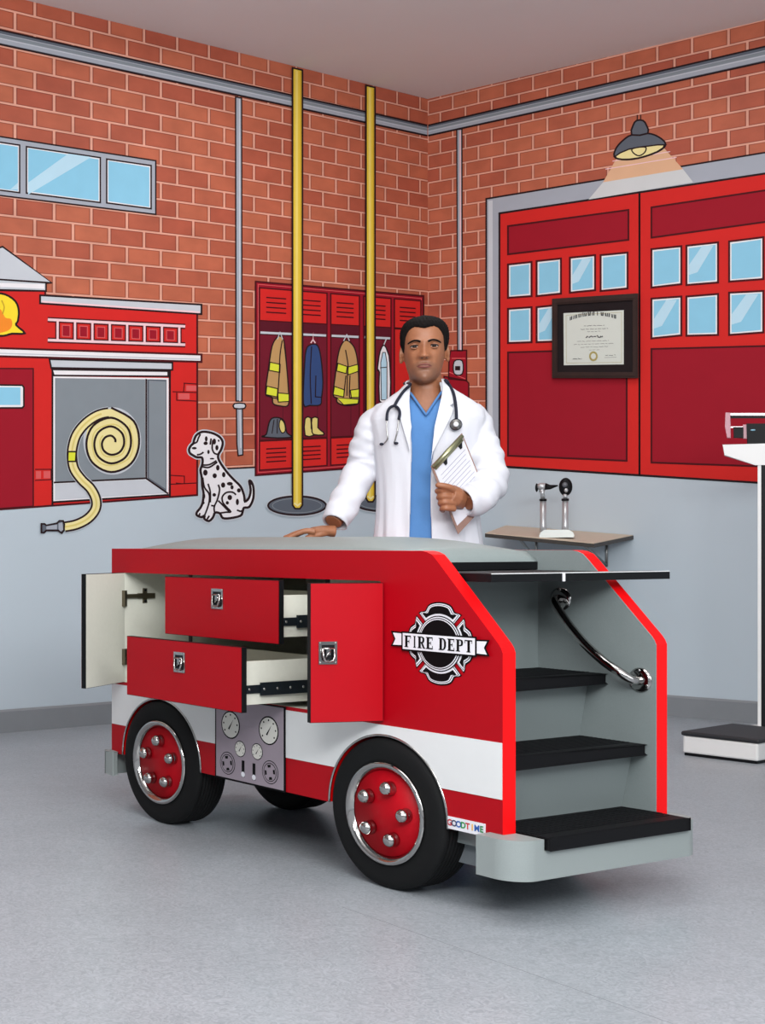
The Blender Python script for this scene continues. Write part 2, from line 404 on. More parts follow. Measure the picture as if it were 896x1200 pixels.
p.fill([(520, 441), (546, 446), (549, 449), (549, 470), (520, 470)], P_DRED, 1, INKD, 1.6); p.line([(529, 420), (545, 420)], 1.2, P_MORT, 3); p.line([(526, 436), (545, 444)], 1, P_MORT, 3); p.done()
q = mu.part('call_point'); q.fill([(532, 423.5), (541.5, 423), (541.5, 438), (532, 438)], P_LG, 4, INK, 1.4, sm=3); q.fill([(533, 429), (539, 429), (539, 434), (533, 434)], INK, 6); q.done()

# painted lockers
mu = Mural('L', 'painted_lockers', 'row of red lockers with open middles painted on the wall behind the yellow poles', 'painted lockers', (400, 450))
lt = lambda x: 330+(x-299.4)*.0865
lb = lambda x: 557-(x-299.4)*.0735
def lx(x, f): return lt(x)+(lb(x)-lt(x))*f   # height fraction down a locker
p = mu.part('locker_frame'); p.fill([(299.5, lt(299.5)), (496, lt(496)), (496, lb(496)), (299.5, lb(299.5))], P_DRED, 1, INKD, 2.2)
p.line([(302.5, lt(302)+3), (493.5, lt(493)+3), (493.5, lb(493)-3), (302.5, lb(302)-3)], .8, P_MORT, 2, True); p.done()
cells = ((304, 343), (346, 383), (387.5, 421), (426, 458), (462, 493))
for i, (xa, xb) in enumerate(cells):
    if i == 4:
        q = mu.part('locker_door'); q.fill([(xa, lx(xa, .205)), (xb, lx(xb, .205)), (xb, lx(xb, .975)), (xa, lx(xa, .975))], P_RED, 3, INKD, 1.6); q.done()
    else:
        q = mu.part('locker_opening'); q.fill([(xa, lx(xa, .2)), (xb, lx(xb, .2)), (xb, lx(xb, .82)), (xa, lx(xa, .82))], P_MAR, 2, INKD, 1.4)
        q.fill([(xa+1, lx(xa, .205)), (xb-1, lx(xb, .205)), (xb-1, lx(xb, .255)), (xa+1, lx(xa, .255))], P_MAR2, 3.2)
        xm = xa+(xb-xa)*.7; q.line([(xm, lx(xm, .25)), (xm, lx(xm, .81))], .9, P_MAR2, 3.6); q.done()
        q = mu.part('hanging_rail'); q.line([(xa+1, lx(xa, .262)), (xb-1, lx(xb, .262))], 2.6, P_LG, 4.4); q.line([(xa+1, lx(xa, .27)), (xb-1, lx(xb, .27))], .8, INK, 4.8); q.done()
    for (f0, f1) in (((.03, .2), (.825, .975)) if i < 4 else ((.03, .2),)):
        q = mu.part('vented_panel')
        q.fill([(xa, lx(xa, f0)), (xb, lx(xb, f0)), (xb, lx(xb, f1)), (xa, lx(xa, f1))], P_RED2, 3, INKD, 1.6)
        wv = xb-xa
        for k in range(4):
            fk = f0+(f1-f0)*(.28+.15*k); q.line([(xa+wv*.2, lx(xa+wv*.2, fk)), (xa+wv*.8, lx(xa+wv*.8, fk))], 1.5, INKD, 5)
        q.done()
def L1(x, y): return (295+x/5., 320+y/5.)
def L2(x, y): return (380+x/6.667, 320+y/6.667)
# clothes and kit painted inside the lockers
def coat_tan(label, tr, body, seams, bands, hook, grp=None):
    mu = Mural('L', 'painted_coat', label, 'painted coat', tr(*body[len(body)//2]), grp); mu.base = 6
    q = mu.part('coat_body'); q.fill([tr(*a) for a in body], P_TAN, 0, INK, 1.5, sm=3)
    for sline in seams: q.line([tr(*a) for a in sline], 1.3, INK, 2.4, sm=3)
    q.done()
    for b in bands:
        q = mu.part('reflective_band'); q.fill([tr(*a) for a in b], P_LIME, 1.2, INK, 1.2); q.done()
    q = mu.part('hanger'); q.line([tr(*a) for a in hook], 1.2, P_LG, 3); q.done()
coat_tan('tan firefighter coat with lime bands painted in the leftmost locker', L1,
     [(150, 375), (118, 430), (98, 560), (80, 700), (100, 722), (120, 730), (125, 765), (165, 778), (212, 775), (216, 700), (205, 560), (192, 420), (175, 375)],
     [[(178, 395), (165, 480), (160, 600), (150, 745)], [(120, 730), (150, 735)], [(190, 420), (205, 560), (215, 700)]],
     [[(106, 522), (166, 535), (164, 582), (101, 570)], [(88, 662), (152, 678), (148, 726), (82, 712)], [(152, 702), (218, 708), (218, 752), (155, 756)]],
     [(150, 388), (165, 345), (180, 388)])
coat_tan('tan firefighter coat with lime bands painted in the locker between the two yellow poles', L2,
     [(165, 525), (130, 565), (105, 650), (85, 800), (68, 950), (95, 975), (100, 1010), (150, 1032), (210, 1032), (268, 1015), (270, 950), (262, 720), (240, 600), (205, 545)],
     [[(165, 600), (185, 720), (180, 800), (175, 960)], [(200, 800), (195, 960), (215, 980)], [(168, 800), (150, 970)]],
     [[(105, 705), (178, 730), (170, 785), (95, 765)], [(182, 735), (262, 712), (264, 768), (185, 795)], [(78, 885), (155, 912), (150, 968), (68, 950)], [(202, 915), (272, 905), (270, 972), (210, 972)], [(98, 975), (268, 985), (262, 1020), (150, 1030)]],
     [(150, 530), (175, 480), (195, 530)])
mu = Mural('L', 'painted_coat', 'dark blue coat painted in the locker just right of the nearer yellow pole', 'painted coat', L1(355, 600)); mu.base = 6
q = mu.part('coat_body'); q.fill([L1(*a) for a in [(345, 420), (318, 450), (308, 560), (302, 765), (340, 775), (400, 772), (408, 730), (416, 640), (405, 500), (385, 425)]], P_NAVY, 0, INK, 1.5, sm=3)
q.line([L1(350, 430), L1(342, 600), L1(348, 765)], 1.2, INK, 2, sm=3); q.line([L1(375, 600), L1(372, 725), L1(408, 728)], 1.2, INK, 2); q.done()
q = mu.part('hanger'); q.line([L1(345, 410), L1(358, 390), L1(360, 345), L1(358, 390), L1(372, 410)], 1.4, P_PINK, 3); q.done()
mu = Mural('L', 'painted_coat', 'narrow white coat painted in the locker just left of the doctor head', 'painted coat', L2(465, 780)); mu.base = 6
q = mu.part('coat_body'); q.fill([L2(*a) for a in [(465, 560), (435, 610), (420, 700), (415, 760), (430, 775), (430, 1000), (512, 1000), (510, 700), (495, 620)]], P_WH, 0, INK, 1.5, sm=2)
q.fill([L2(*a) for a in [(455, 620), (440, 700), (445, 990), (488, 990), (488, 700), (475, 620)]], P_SKYL, 1.2, INK, .9)
q.line([L2(435, 740), L2(490, 735)], 1, INK, 3); q.line([L2(465, 560), L2(485, 510)], 1.2, P_LG, 3); q.done()
mu = Mural('L', 'painted_helmet', 'dark grey fire helmet painted on the floor of the leftmost locker', 'painted helmet', L1(145, 910)); mu.base = 6
q = mu.part('helmet_shell'); q.fill([L1(*a) for a in [(120, 850), (100, 880), (85, 945), (60, 958), (150, 966), (235, 960), (205, 935), (190, 870), (160, 848)]], P_DG, 0, INK, 1.6, sm=3)
q.line([L1(130, 860), L1(118, 940)], 1.1, INK, 2); q.line([L1(150, 855), L1(148, 940)], 1.1, INK, 2); q.done()
q = mu.part('helmet_badge'); q.fill([L1(*a) for a in [(168, 858), (160, 900), (175, 935), (195, 925), (190, 880)]], P_CREAM2, 2.4, INK, 1.2, sm=3); q.done()
mu = Mural('L', 'painted_boots', 'pair of yellow boots painted on the locker floor right of the nearer yellow pole', 'painted boots', L1(360, 900)); mu.base = 6
for nm, pp in (('boot', [(312, 852), (345, 850), (348, 910), (365, 935), (362, 950), (312, 952)]), ('boot', [(352, 850), (388, 850), (386, 905), (418, 932), (418, 948), (360, 945), (352, 910)])):
    q = mu.part(nm); q.fill([L1(*a) for a in pp], P_CREAM2, 0 if pp[0][0] < 330 else 2, INK, 1.5, sm=2); q.done()

# painted fire poles with round bases
def fpole(label, x, yt, yb, bx, by, brx, bry, w=11.5):
    mu = Mural('L', 'painted_fire_pole', label, 'painted pole', (x, (yt+yb)/2)); mu.base = 14
    b = mu.part('pole_base'); b.fill(circ(bx, by, brx+2.2, bry+2.4, 40), P_LG, 0); b.fill(circ(bx, by, brx, bry, 40), P_DG, 1, INK, 2.2); b.line(circ(bx, by, brx-5, bry-2.6, 40), .8, P_MG, 2.5, True); b.done()
    p = mu.part('pole_shaft'); p.fill([(x-w/2, yt), (x+w/2, yt+w*.24), (x+w/2, yb), (x+w/4, yb+4), (x-w/4, yb+4), (x-w/2, yb)], P_YEL, 3, INK, 2.0)
    p.fill([(x-w*.22, yt+2), (x+w*.05, yt+4), (x+w*.05, yb), (x-w*.22, yb)], P_YELL, 4.6); p.fill([(x+w*.28, yt+4), (x+w*.4, yt+4), (x+w*.4, yb), (x+w*.28, yb)], P_GOLD, 4.6)
    p.line([(x-w*.35, yb-2.5), (x, yb+.5), (x+w*.35, yb-2.5)], 2, P_CREAM, 5.4); p.done()
fpole('yellow fire pole with grey disc base painted left of the doctor, nearer the dalmatian', 348.5, 79.5, 592, 348, 592.5, 34, 11)
fpole('yellow fire pole painted just behind the doctor shoulder, the right one of two', 434, 100, 584, 447, 590, 30, 9, 10.5)

# painted fire station
mu = Mural('L', 'painted_fire_station', 'red fire station front with roof, ladder and open bay painted on the left wall', 'painted building', (120, 450))
def sy(y0, s): return lambda x: y0+s*x
bot = sy(597, -.073)
X0 = -170
p = mu.part('station_front')
p.fill([(X0, 338), (53, 341), (53, 352), (231, 365), (231, bot(231)), (X0, bot(X0))], P_RED2, 0, INKD, 2.2)
p.line([(39, 452), (39, bot(39))], 1.6, INKD, 1); p.line([(61.5, 425), (61.5, bot(62))], 2.4, INK, 1); p.line([(199, 428), (199, bot(199))], 2.4, INK, 1)
p.line([(0, 452-2), (39, 451), (39, 452)], 1.3, INKD, 1); p.line([(X0, 449), (0, 450)], 1.3, INKD, 1)
for a in ([(215, 449), (230, 450)], [(216, 449.5), (215, 459)], [(202, 459), (230, 460)], [(207, 460), (207, 469), (230, 470)], [(200, 557), (216, 558), (216, 567)], [(206, 566), (214, 567)], [(200, 567.5), (230, 566)], [(41, 550), (60, 550), (60, 562), (41, 563)]):
    p.line(a, 1.2, INKD, 1)
for a in ([(209, 461), (222, 461), (222, 468), (209, 468)], [(42, 552), (48, 552), (48, 561), (42, 561)], [(51, 552), (59, 552), (59, 560.5), (51, 560.5)], [(218, 451.5), (230, 452), (230, 458), (218, 458)]):
    p.fill(a, P_MORT, 1)
p.done()
q = mu.part('roof'); q.fill([(-140, 341), (3, 289), (61, 331.5), (54, 331.8), (54, 341), (-140, 336)], P_LG, 2, INK, 2)
q.fill([(-140, 326), (0, 331.5), (52, 333), (52, 338.5), (0, 336), (-140, 331)], P_WH, 3); q.line([(-140, 324), (0, 327.5), (60, 331.5)], 2, INK, 4); q.done()
q = mu.part('cornice'); q.fill(quad(47, 346, 355.5, 236, 357, 368), P_LG, 2, INK, 2.2); q.line([(49, 353.5), (234, 366)], 2, P_PINK, 3); q.done()
q = mu.part('cornice'); q.fill([(X0, 406), (0, 408), (236, 415.5), (236, 424), (0, 417.5), (X0, 416)], P_WH, 2, INKD, 2.4); q.line([(X0, 412), (0, 414), (234, 421)], 1.4, P_LG, 3); q.done()
q = mu.part('lintel'); q.fill([(58, 421), (202, 425), (202, 433.5), (60, 431)], P_LG, 2, INK, 2); q.fill([(61, 433), (197, 435), (197, 441), (63, 440)], P_WH, 2, INK, 2); q.done()
q = mu.part('ladder'); 
for (ya, yb) in ((374.5, 382.5), (398.5, 404)):
    q.line([(56, ya), (217, yb)], 6.2, INKD, 3); q.line([(56, ya), (217, yb)], 3.0, P_PINK, 4)
for k in range(8):
    x = 67.5+k*(210-67.5)/7.; ya = 376+(x-56)*.05; yb = 397+(x-56)*.034
    q.line([(x, ya), (x, yb)], 5.6, INKD, 2.6); q.line([(x, ya), (x, yb)], 2.6, P_PINK, 3.4)
    if k < 7: q.fill([(x+5, ya+4), (x+15, ya+4.5), (x+15, yb-2.5), (x+5, yb-3)], P_MORT, 2.2); q.fill([(x+6, ya+5), (x+14, ya+5.5), (x+14, yb-3.5), (x+6, yb-4)], P_DRED, 2.9)
q.done()
q = mu.part('bay_opening'); q.fill([(62.5, 441), (197.5, 443), (197.5, 579), (62.5, 588)], P_WH, 2)
q.fill([(64.5, 443), (170, 444.5), (170, 560), (64.5, 565)], P_MG, 3)
q.fill([(172.5, 444.5), (195, 445), (195, 576), (172.5, 561)], P_DG, 3); q.fill([(174.5, 446), (194, 447), (194, 573), (174.5, 560)], P_MG, 4)
q.fill([(64.5, 567), (170, 562), (195, 578), (64.5, 586)], P_LG, 3)
q.line([(171.3, 444), (171.3, 561)], 2, INK, 5); q.line([(63, 565.5), (171, 560.5), (197, 578.5)], 2, INK, 5); q.line([(62, 588.5), (198, 580)], 2.2, INK, 5); q.done()
q = mu.part('door'); q.fill([(X0, 431), (39, 432), (39, bot(39)-1), (X0, bot(X0)-1)], P_DRED, 2, INKD, 1.6); q.done()
q = mu.part('door_window'); q.fill([(-90, 450), (26, 451.5), (28, 454), (28, 476), (26, 478), (-90, 478)], P_WH, 4, INK, 2); q.fill([(-88, 453), (24, 454), (24, 474.5), (-88, 475)], P_SKY, 5.4); q.done()
q = mu.part('flame_emblem'); q.fill([(-24, 350), (-8, 344), (6, 345), (18, 353), (22, 364), (21, 376), (19, 381), (29, 390.5), (14, 391), (4, 393.5), (-10, 392), (-25, 384), (-30, 366)], P_FLAME, 3, INK, 2.4, sm=3)
q.fill([(-22, 380), (-16, 368), (-6, 372), (0, 362), (6, 372), (13, 374), (14, 382), (8, 388), (-8, 390)], P_ORANGE, 4.6, sm=3)
q.line([(2, 352), (5, 360), (3, 368)], 1.4, P_GOLD, 5, sm=3); q.done()

# painted hose
def HZ(x, y): return (40+x/5.6, 460+y/5.6)
mu = Mural('L', 'painted_hose', 'coiled cream fire hose with blue nozzle painted across the open station bay', 'painted hose', (120, 530)); mu.base = 9
pth = []
c0 = (508, 325)
for i in range(100):
    t = i/99.; a = 2*pi*(2.95*t)+1.4
    r = 12+t*130+(8*t)
    pth.append((505+r*cos(a)*.98+2*t, 320+r*sin(a)*1.06+8*t))
outer = smooth([(660, 320), (640, 220), (590, 160), (510, 132), (420, 148), (340, 200), (282, 270), (255, 345), (248, 420), (262, 500), (310, 570), (370, 630), (405, 700), (402, 765), (355, 825), (280, 865), (200, 882)], 8)
coilr = circ(515, 325, 145, 170, 60)
q = mu.part('hose_coil')
q.fill([HZ(*a) for a in circ(512, 318, 190, 222, 50)], P_LG, 0)
q.fill([HZ(*a) for a in circ(512, 318, 174, 206, 50)], P_CREAM, 2)
sr = [25, 52, 60, 73, 85, 113, 110, 130, 130, 170, 162, 187, 183, 236]
sp_ = []
for i in range(len(sr)):
    a = pi/2*i; sp_.append((505+sr[i]*cos(a), 335-sr[i]*sin(a)))
    if i < len(sr)-1: a += pi/4; m_ = (sr[i]+sr[i+1])/2; sp_.append((505+m_*cos(a), 335-m_*sin(a)))
inner_line = smooth(sp_, 5)
q.line([HZ(*a) for a in smooth([(505+(x-505)*1.0+ (14 if x > 505 else -14), y+ (14 if y > 335 else -14)) for x, y in sp_[3:18]], 5)], 1.5, P_CREAM2, 3)
q.done()
q = mu.part('hose_length')
q.line([HZ(*a) for a in outer[26:]], 14, P_LG, 1.0); q.line([HZ(*a) for a in outer[26:]], 12.6, INK, 3.0); q.line([HZ(*a) for a in outer[22:]], 8.2, P_CREAM, 4.6); q.line([HZ(*a) for a in outer[30:]], 2.2, P_CREAM2, 5.2)
q.line([HZ(*a) for a in inner_line[2:]], 2.5, INK, 5.6)
q.done()
q = mu.part('hose_coupling'); q.fill([HZ(*a) for a in [(222, 388), (276, 388), (272, 452), (220, 452)]], P_LIME, 5.8, INK, 1.8); q.done()
q = mu.part('nozzle'); q.fill([HZ(*a) for a in [(48, 862), (68, 862), (80, 872), (150, 858), (165, 842), (190, 842), (198, 865), (195, 905), (182, 922), (158, 905), (80, 905), (65, 920), (48, 918)]], P_DG, 5.8, INK, 2)
q.fill([HZ(*a) for a in [(160, 858), (185, 852), (190, 900), (175, 912), (160, 898)]], P_GREY, 7.2); q.fill([HZ(*a) for a in [(80, 878), (150, 866), (150, 898), (80, 898)]], P_GREY, 7.2); q.done()

# painted dalmatian
def DG(x, y): return (215+x/9.6, 495+y/9.6)
mu = Mural('L', 'painted_dalmatian', 'sitting white dalmatian with black spots painted beside the fire station', 'painted dog', DG(420, 600)); mu.base = 4
body = [(230, 105), (180, 118), (140, 150), (118, 200), (110, 235), (80, 265), (62, 305), (72, 345), (110, 372), (150, 392), (205, 395), (215, 440), (205, 490), (190, 540), (205, 620), (210, 720), (225, 800), (215, 900), (190, 960), (150, 1010), (150, 1045), (200, 1065), (235, 1050), (235, 1085), (285, 1110), (330, 1070), (355, 1015), (410, 1025), (440, 1075), (520, 1078), (640, 1050), (665, 1000), (680, 960), (740, 950), (785, 850), (785, 730), (760, 665), (738, 665), (755, 760), (735, 850), (690, 890), (680, 820), (640, 720), (560, 640), (480, 550), (400, 430), (390, 365), (425, 300), (440, 220), (400, 160), (320, 120)]
q = mu.part('dog_body'); bs = smooth([DG(*a) for a in body], 3, True)
q.line(bs, 5.5, P_LG, 0, True); q.fill(bs, P_WH, 1, INK, 2.8)
lines = [[(330, 200), (322, 290), (345, 345), (385, 360)], [(190, 130), (165, 180), (150, 220), (110, 240)], [(150, 365), (190, 358), (225, 335)], [(215, 500), (290, 505), (380, 445)], [(205, 480), (290, 475), (370, 430)],
         [(215, 620), (235, 730), (285, 800), (290, 880), (270, 960), (235, 1050)], [(275, 690), (300, 780), (300, 900)], [(390, 700), (405, 760), (380, 870), (345, 950), (350, 1020)], [(440, 900), (435, 840), (480, 790), (550, 785), (590, 815)],
         [(440, 900), (480, 950), (530, 1005), (480, 1010), (410, 1020)], [(390, 880), (440, 930), (510, 1000)], [(600, 985), (640, 1000), (660, 990)], [(310, 935), (345, 940)], [(310, 180), (300, 250)], [(265, 1090), (290, 1050)], [(170, 1060), (185, 1020)]]
for l in lines: q.line([DG(*a) for a in l], 2.0, INK, 4, sm=4)
for (x, y, rx, ry) in [(255, 185, 16, 30), (248, 235, 24, 20), (345, 215, 20, 34), (375, 285, 18, 30), (280, 332, 14, 24), (320, 408, 26, 9), (245, 565, 26, 34), (350, 600, 24, 28), (452, 588, 20, 30), (385, 510, 20, 32), (445, 705, 24, 30), (520, 690, 34, 20), (545, 730, 18, 24), (622, 765, 22, 24), (345, 815, 20, 20), (520, 845, 26, 30), (492, 905, 18, 20), (605, 895, 18, 36), (230, 830, 14, 34), (225, 905, 12, 16), (120, 290, 28, 14), (395, 205, 10, 14)]:
    q.fill([DG(*a) for a in circ(x, y, rx, ry, 14)], INK, 3)
q.done()
q = mu.part('dog_tail'); q.fill([DG(*a) for a in [(740, 660), (765, 665), (775, 720), (760, 700), (745, 715)]], INK, 3); q.done()

# painted bay doors on the right wall
mu = Mural('R', 'painted_bay_doors', 'pair of large red garage doors with blue panes painted on the right wall', 'painted doors', (740, 390))
XR = 1130
ft = lambda x: 233-(x-569)*.166     # frame top
it = lambda x: 250-(x-585)*.150
ib = lambda x: 547+(x-594)*.0635
p = mu.part('door_surround'); p.fill([(569.5, ft(569)), (XR, ft(XR)), (XR, ib(XR)), (569.5, 546)], P_GREY, 0, INK, 2)
p.fill([(572, ft(572)+3), (577, ft(577)+3), (577, 545), (572, 545)], P_LG, 1); p.done()
def leaf(xa, xb, panels, windows, glare):
    q = mu.part('door_leaf'); pts = [(xa, it(xa)), (xb, it(xb)), (xb, ib(xb)), (xa, ib(xa))]; q.fill(pts, P_RED, 2, INK, 2.4)
    q.done2 = q.done(); par = q.done2
    for pn in panels:
        r = mu.part('door_panel', par); r.fill(pn, P_DRED, 4, INKD, 2.2); r.done()
    for i, wn in enumerate(windows):
        r = mu.part('door_pane', par); x0, y0, x1, y1, y2, y3 = wn
        pts = [(x0, y0), (x1, y1), (x1, y2), (x0, y3)]
        r.fill(pts, P_WH, 4, INKD, 2.4); r.fill([(x0+2.8, y0+2.8), (x1-2.8, y1+2.8), (x1-2.8, y2-2.8), (x0+2.8, y3-2.8)], P_SKY, 5.5)
        if i in glare:
            h = y2-y1; r.fill([(x0+3, y3-h*.25), (x0+3, y3-h*.5), (x0+(x1-x0)*.5, y1+4), (x1-(x1-x0)*.15, y1+4), (x0+(x1-x0)*.35, y3-h*.32)], P_SKYL, 6.2)
        r.done()
leaf(585, 749, [[(595, 265), (736, 246), (736, 281), (595, 298)], [(595, 413), (734, 409), (734, 540), (595, 534)]],
     [(595, 310, 622.5, 307, 347, 349), (628.5, 306, 657, 303, 344, 347), (667.5, 302, 697, 299, 340, 343), (703.5, 299, 735, 296, 338, 341),
      (595, 362, 622.5, 360, 401, 402), (628.5, 360, 657, 357, 400, 401), (667.5, 358, 697, 356, 398, 400), (703.5, 356, 735, 354, 397, 398)], (2, 5))
leaf(749, 1000, [[(763, 243), (990, 209), (990, 247), (763, 278.5)], [(763, 409), (990, 403), (990, 550), (763, 542)]],
     [(763, 292, 798, 288.5, 333, 337), (804, 288, 841, 284, 331, 334), (854, 283, 894, 278, 327, 330), (899, 278, 940, 273, 323, 327),
      (763, 350, 798, 347.5, 393, 396.5), (804, 347.5, 841, 344.5, 392.5, 393.5), (854, 343, 894, 341, 389.5, 392.5), (899, 341, 940, 338, 388, 389)], (1, 4, 6))

# painted wall lamp
def LP(x, y): return (560+x/2.667, 100+y/2.667)
mu = Mural('R', 'painted_wall_lamp', 'grey dome lamp with pale light cone painted on brick above the red doors', 'painted lamp', (748, 170)); mu.base = 3
P_CONE = paint('light_cone', 222, 176, 140); P_CONE2 = paint('cone_pale', 206, 208, 208)
q = mu.part('light_cone'); q.fill([LP(440, 215), LP(580, 195), LP(640, 262), LP(390, 303)], P_CONE, 0); q.fill([LP(390, 303), LP(640, 262), LP(672, 303), LP(345, 357)], P_CONE2, 0)
for (a, b) in (((398, 262), (620, 225)), ((420, 237), (600, 207))): q.line([LP(*a), LP(*b)], 1, P_PINK, 1)
q.done()
q = mu.part('lamp_shade'); q.fill([LP(*a) for a in [(425, 222), (432, 195), (455, 170), (480, 155), (530, 150), (565, 162), (586, 185), (560, 208), (500, 228), (450, 232)]], P_DG, 2, INK, 2, sm=3)
q.fill([LP(*a) for a in [(480, 155), (484, 125), (495, 110), (515, 110), (526, 125), (530, 150)]], P_DG, 3.2, INK, 2, sm=2); q.line([LP(497, 110), LP(497, 92)], 1.2, INK, 4); q.line([LP(508, 108), LP(508, 92)], 1.2, INK, 4); q.done()
q = mu.part('lamp_mouth'); q.fill([LP(*a) for a in [(428, 222), (470, 200), (530, 190), (582, 186), (560, 207), (500, 227), (450, 231)]], P_CREAM, 4.4, INK, 1.6, sm=2); q.done()
q = mu.part('lamp_bulb'); q.fill([LP(*a) for a in [(480, 200), (500, 194), (524, 194), (520, 210), (503, 220), (487, 213)]], P_CREAM, 6, INK, 1.5, sm=3); q.done()

# ------------------------------------------------------------------ framed diploma (real, hung on the right wall)
WOOD = mat('dark_wood', (48, 30, 26), .45, noise=.5, nscale=14, spec=.3); WOODD = mat('dark_mat_board', (30, 22, 24), .6, spec=.15, noise=.3, nscale=9)
PAPER = mat('diploma_paper', (208, 213, 204), .6); INKT = mat('print_ink', (70, 72, 74), .7); SEAL = mat('gold_seal', (172, 160, 96), .4, .3)
loc = wpt('R', 697, 397, 0)
dip = thing('framed_diploma', 'diploma in a dark wooden frame hanging on the red painted doors', 'framed diploma', loc)
fr = lambda off: (lambda x, y: wpt('R', x, y, off))
mb = MB(); O_ = [(646.5, 350), (747.5, 343.6), (747.5, 443), (646.5, 443)]; I_ = [(653, 357), (741, 351.5), (741, 436), (653, 436)]
mb.prism([O_, I_], fr(.035), fr(.008), WOOD); mb.prism([[(649, 352.5), (745.5, 346.5), (745.5, 440.5), (649, 440.5)], [(651.5, 355), (743, 349.5), (743, 438), (651.5, 438)]], fr(.041), fr(.034), WOOD)
mb.build('frame', dip, off=loc, bevel=.002)
mb = MB(); mb.prism([[(653, 357), (741, 351.5), (741, 436), (653, 436)]], fr(.024), fr(.0085), WOODD); mb.build('mat_board', dip, off=loc)
mb = MB(); mb.prism([[(660, 367), (730.6, 363.4), (730.6, 427), (660.4, 428)]], fr(.0265), fr(.0245), PAPER); pap = mb.build('certificate', dip, off=loc)
mb = MB(); f3 = fr(.0272)
rr = random.Random(3)
x = 668.
while x < 722:                                     # arched line of heavy lettering
    t = (x-695)/27.; y = 373.5-(1-t*t)*5-(x-668)*.03+ (0 if True else 0)
    wl = rr.uniform(1.2, 2.4)
    if not (683 < x < 684.5 or 697 < x < 698.6 or 701 < x < 703):
        mb.ribbon([(x, y-2.4+rr.uniform(-.4, .4)), (x+rr.uniform(-.6, .6), y+2.0)], wl*.7, f3, INKT)
    x += wl+.25
def words(x0, x1, y, h, gap=1.2):
    x = x0
    while x < x1:
        wd = min(rr.uniform(2, 6), x1-x); k = max(2, int(wd/.9))
        mb.ribbon([(x+wd*i/k, y-(x-695)*.035+rr.uniform(-h, h)*.45) for i in range(k+1)], h*.55, f3, INKT); x += wd+gap
words(684, 708, 381.5, .9); words(680, 712, 385.5, .9); words(688, 703, 388.5, .8); words(686, 706, 394.5, 2.2, .6)
words(676, 713, 399.5, .7); words(672, 719, 403, .7); words(680, 712, 406.5, .7); words(690, 702, 410, .6); words(671, 681, 419.5, .9); words(709, 721, 417, .9)
mb.ribbon([(670, 421), (682, 420.8)], .3, f3, INKT); mb.ribbon([(708, 419), (722, 418.6)], .3, f3, INKT)
mb.ribbon([(663, 369.5), (728, 366), (728, 424.5), (663.4, 425.5)], .35, f3, SEAL, True)
mb.build('printed_text', pap, off=loc, weld=False)
mb = MB(); mb.prism([circ(695, 417.5, 5, 5.8, 24)], fr(.0285), fr(.0266), SEAL); mb.prism([circ(695, 417.5, 3, 3.5, 20)], fr(.0292), fr(.028), PAPER); mb.build('gold_seal', pap, off=loc)

# ------------------------------------------------------------------ wall shelf with diagnostic set
def ray3(px, py): return Vector(((px-CX)/F, 1, -(py-HY)/F))
def at_depth_plane(px, py, off):   # point on plane parallel to right wall at distance off
    return wpt('R', px, py, off)
SHTOP = mat('shelf_laminate', (206, 190, 168), .5, noise=.08, nscale=20); SHEDGE = mat('shelf_edge', (58, 54, 50), .5)
BL = wpt('R', 592, 615.5, 0.002); BR_ = wpt('R', 742, 627, 0.002); FR_ = wpt('R', 696, 636.5, .50); FL_ = wpt('R', 500, 619, .50)
FL_ = wpt('R', 568, 624.5, .50)
sl = thing('wall_shelf', 'tan wall shelf with dark edge under the red painted doors, behind the truck', 'shelf', (BL+BR_+FR_+FL_)/4)
top = [BL, FL_, FR_, BR_]; dn = Vector((0, 0, -.024))
mb = MB(); mb.hexa([p+dn for p in top], [p+Vector((0, 0, -.0035)) for p in top], SHEDGE); mb.build('shelf_edge', sl, off=sl.location)
mb = MB(); c = sum(top, Vector())/4; mb.hexa([c+(p-c)*.992+Vector((0, 0, -.0045)) for p in top], [c+(p-c)*.992 for p in top], SHTOP); mb.build('shelf_top', sl, off=sl.location)
for k in (.25, .8):
    P = BL.lerp(BR_, k)+Vector((0, 0, -.03)); Q = P.lerp(FL_.lerp(FR_, k)+Vector((0, 0, -.03)), .7)
    mb = MB(); mb.tube([P+Vector((0, 0, -.16)), P], .008, STEEL, 8); mb.tube([P, Q], .008, STEEL, 8); mb.tube([P+Vector((0, 0, -.15)), Q], .007, STEEL, 8); mb.build('bracket', sl, off=sl.location)
# otoscope and ophthalmoscope on a charging base
oY = 7.62; oX = (652-CX)/F*oY; phi_o = math.atan2(oX, oY)
def shelf_z(x, y):
    n = (FR_-BL).cross(BR_-FL_); return BL.z-(n.x*(x-BL.x)+n.y*(y-BL.y))/n.z
cen = (BL+BR_+FR_+FL_)/4; nsh = (FR_-BL).cross(BR_-FL_); 
oz = cen.z-(nsh.x*(oX-cen.x)+nsh.y*(oY-cen.y))/nsh.z
ds = thing('diagnostic_set', 'silver otoscope and ophthalmoscope standing in a charging base on the shelf', 'medical instrument', (oX, oY, oz), -phi_o)
SIL = mat('silver_plastic', (190, 192, 194), .3, .5); SILW = mat('pale_silver', (205, 210, 206), .35, .2)
def O(px, py, v=0):  # pixel to local offset
    return Vector(((px-652)*oY*cos(phi_o)/F*cos(0), v, (HY-py)*oY/F+H-oz))
mb = MB()
b0 = O(652, 625).z
prof = [(-.085, 0), (.085, 0), (.088, .012), (.080, .03), (.06, .04), (-.06, .04), (-.080, .03), (-.088, .012)]
mb.prism([prof], lambda x, z: Vector((x, -.035, z)), lambda x, z: Vector((x, .035, z)), SILW); mb.build('charging_base', ds, bevel=.008)
zt = O(652, 587).z
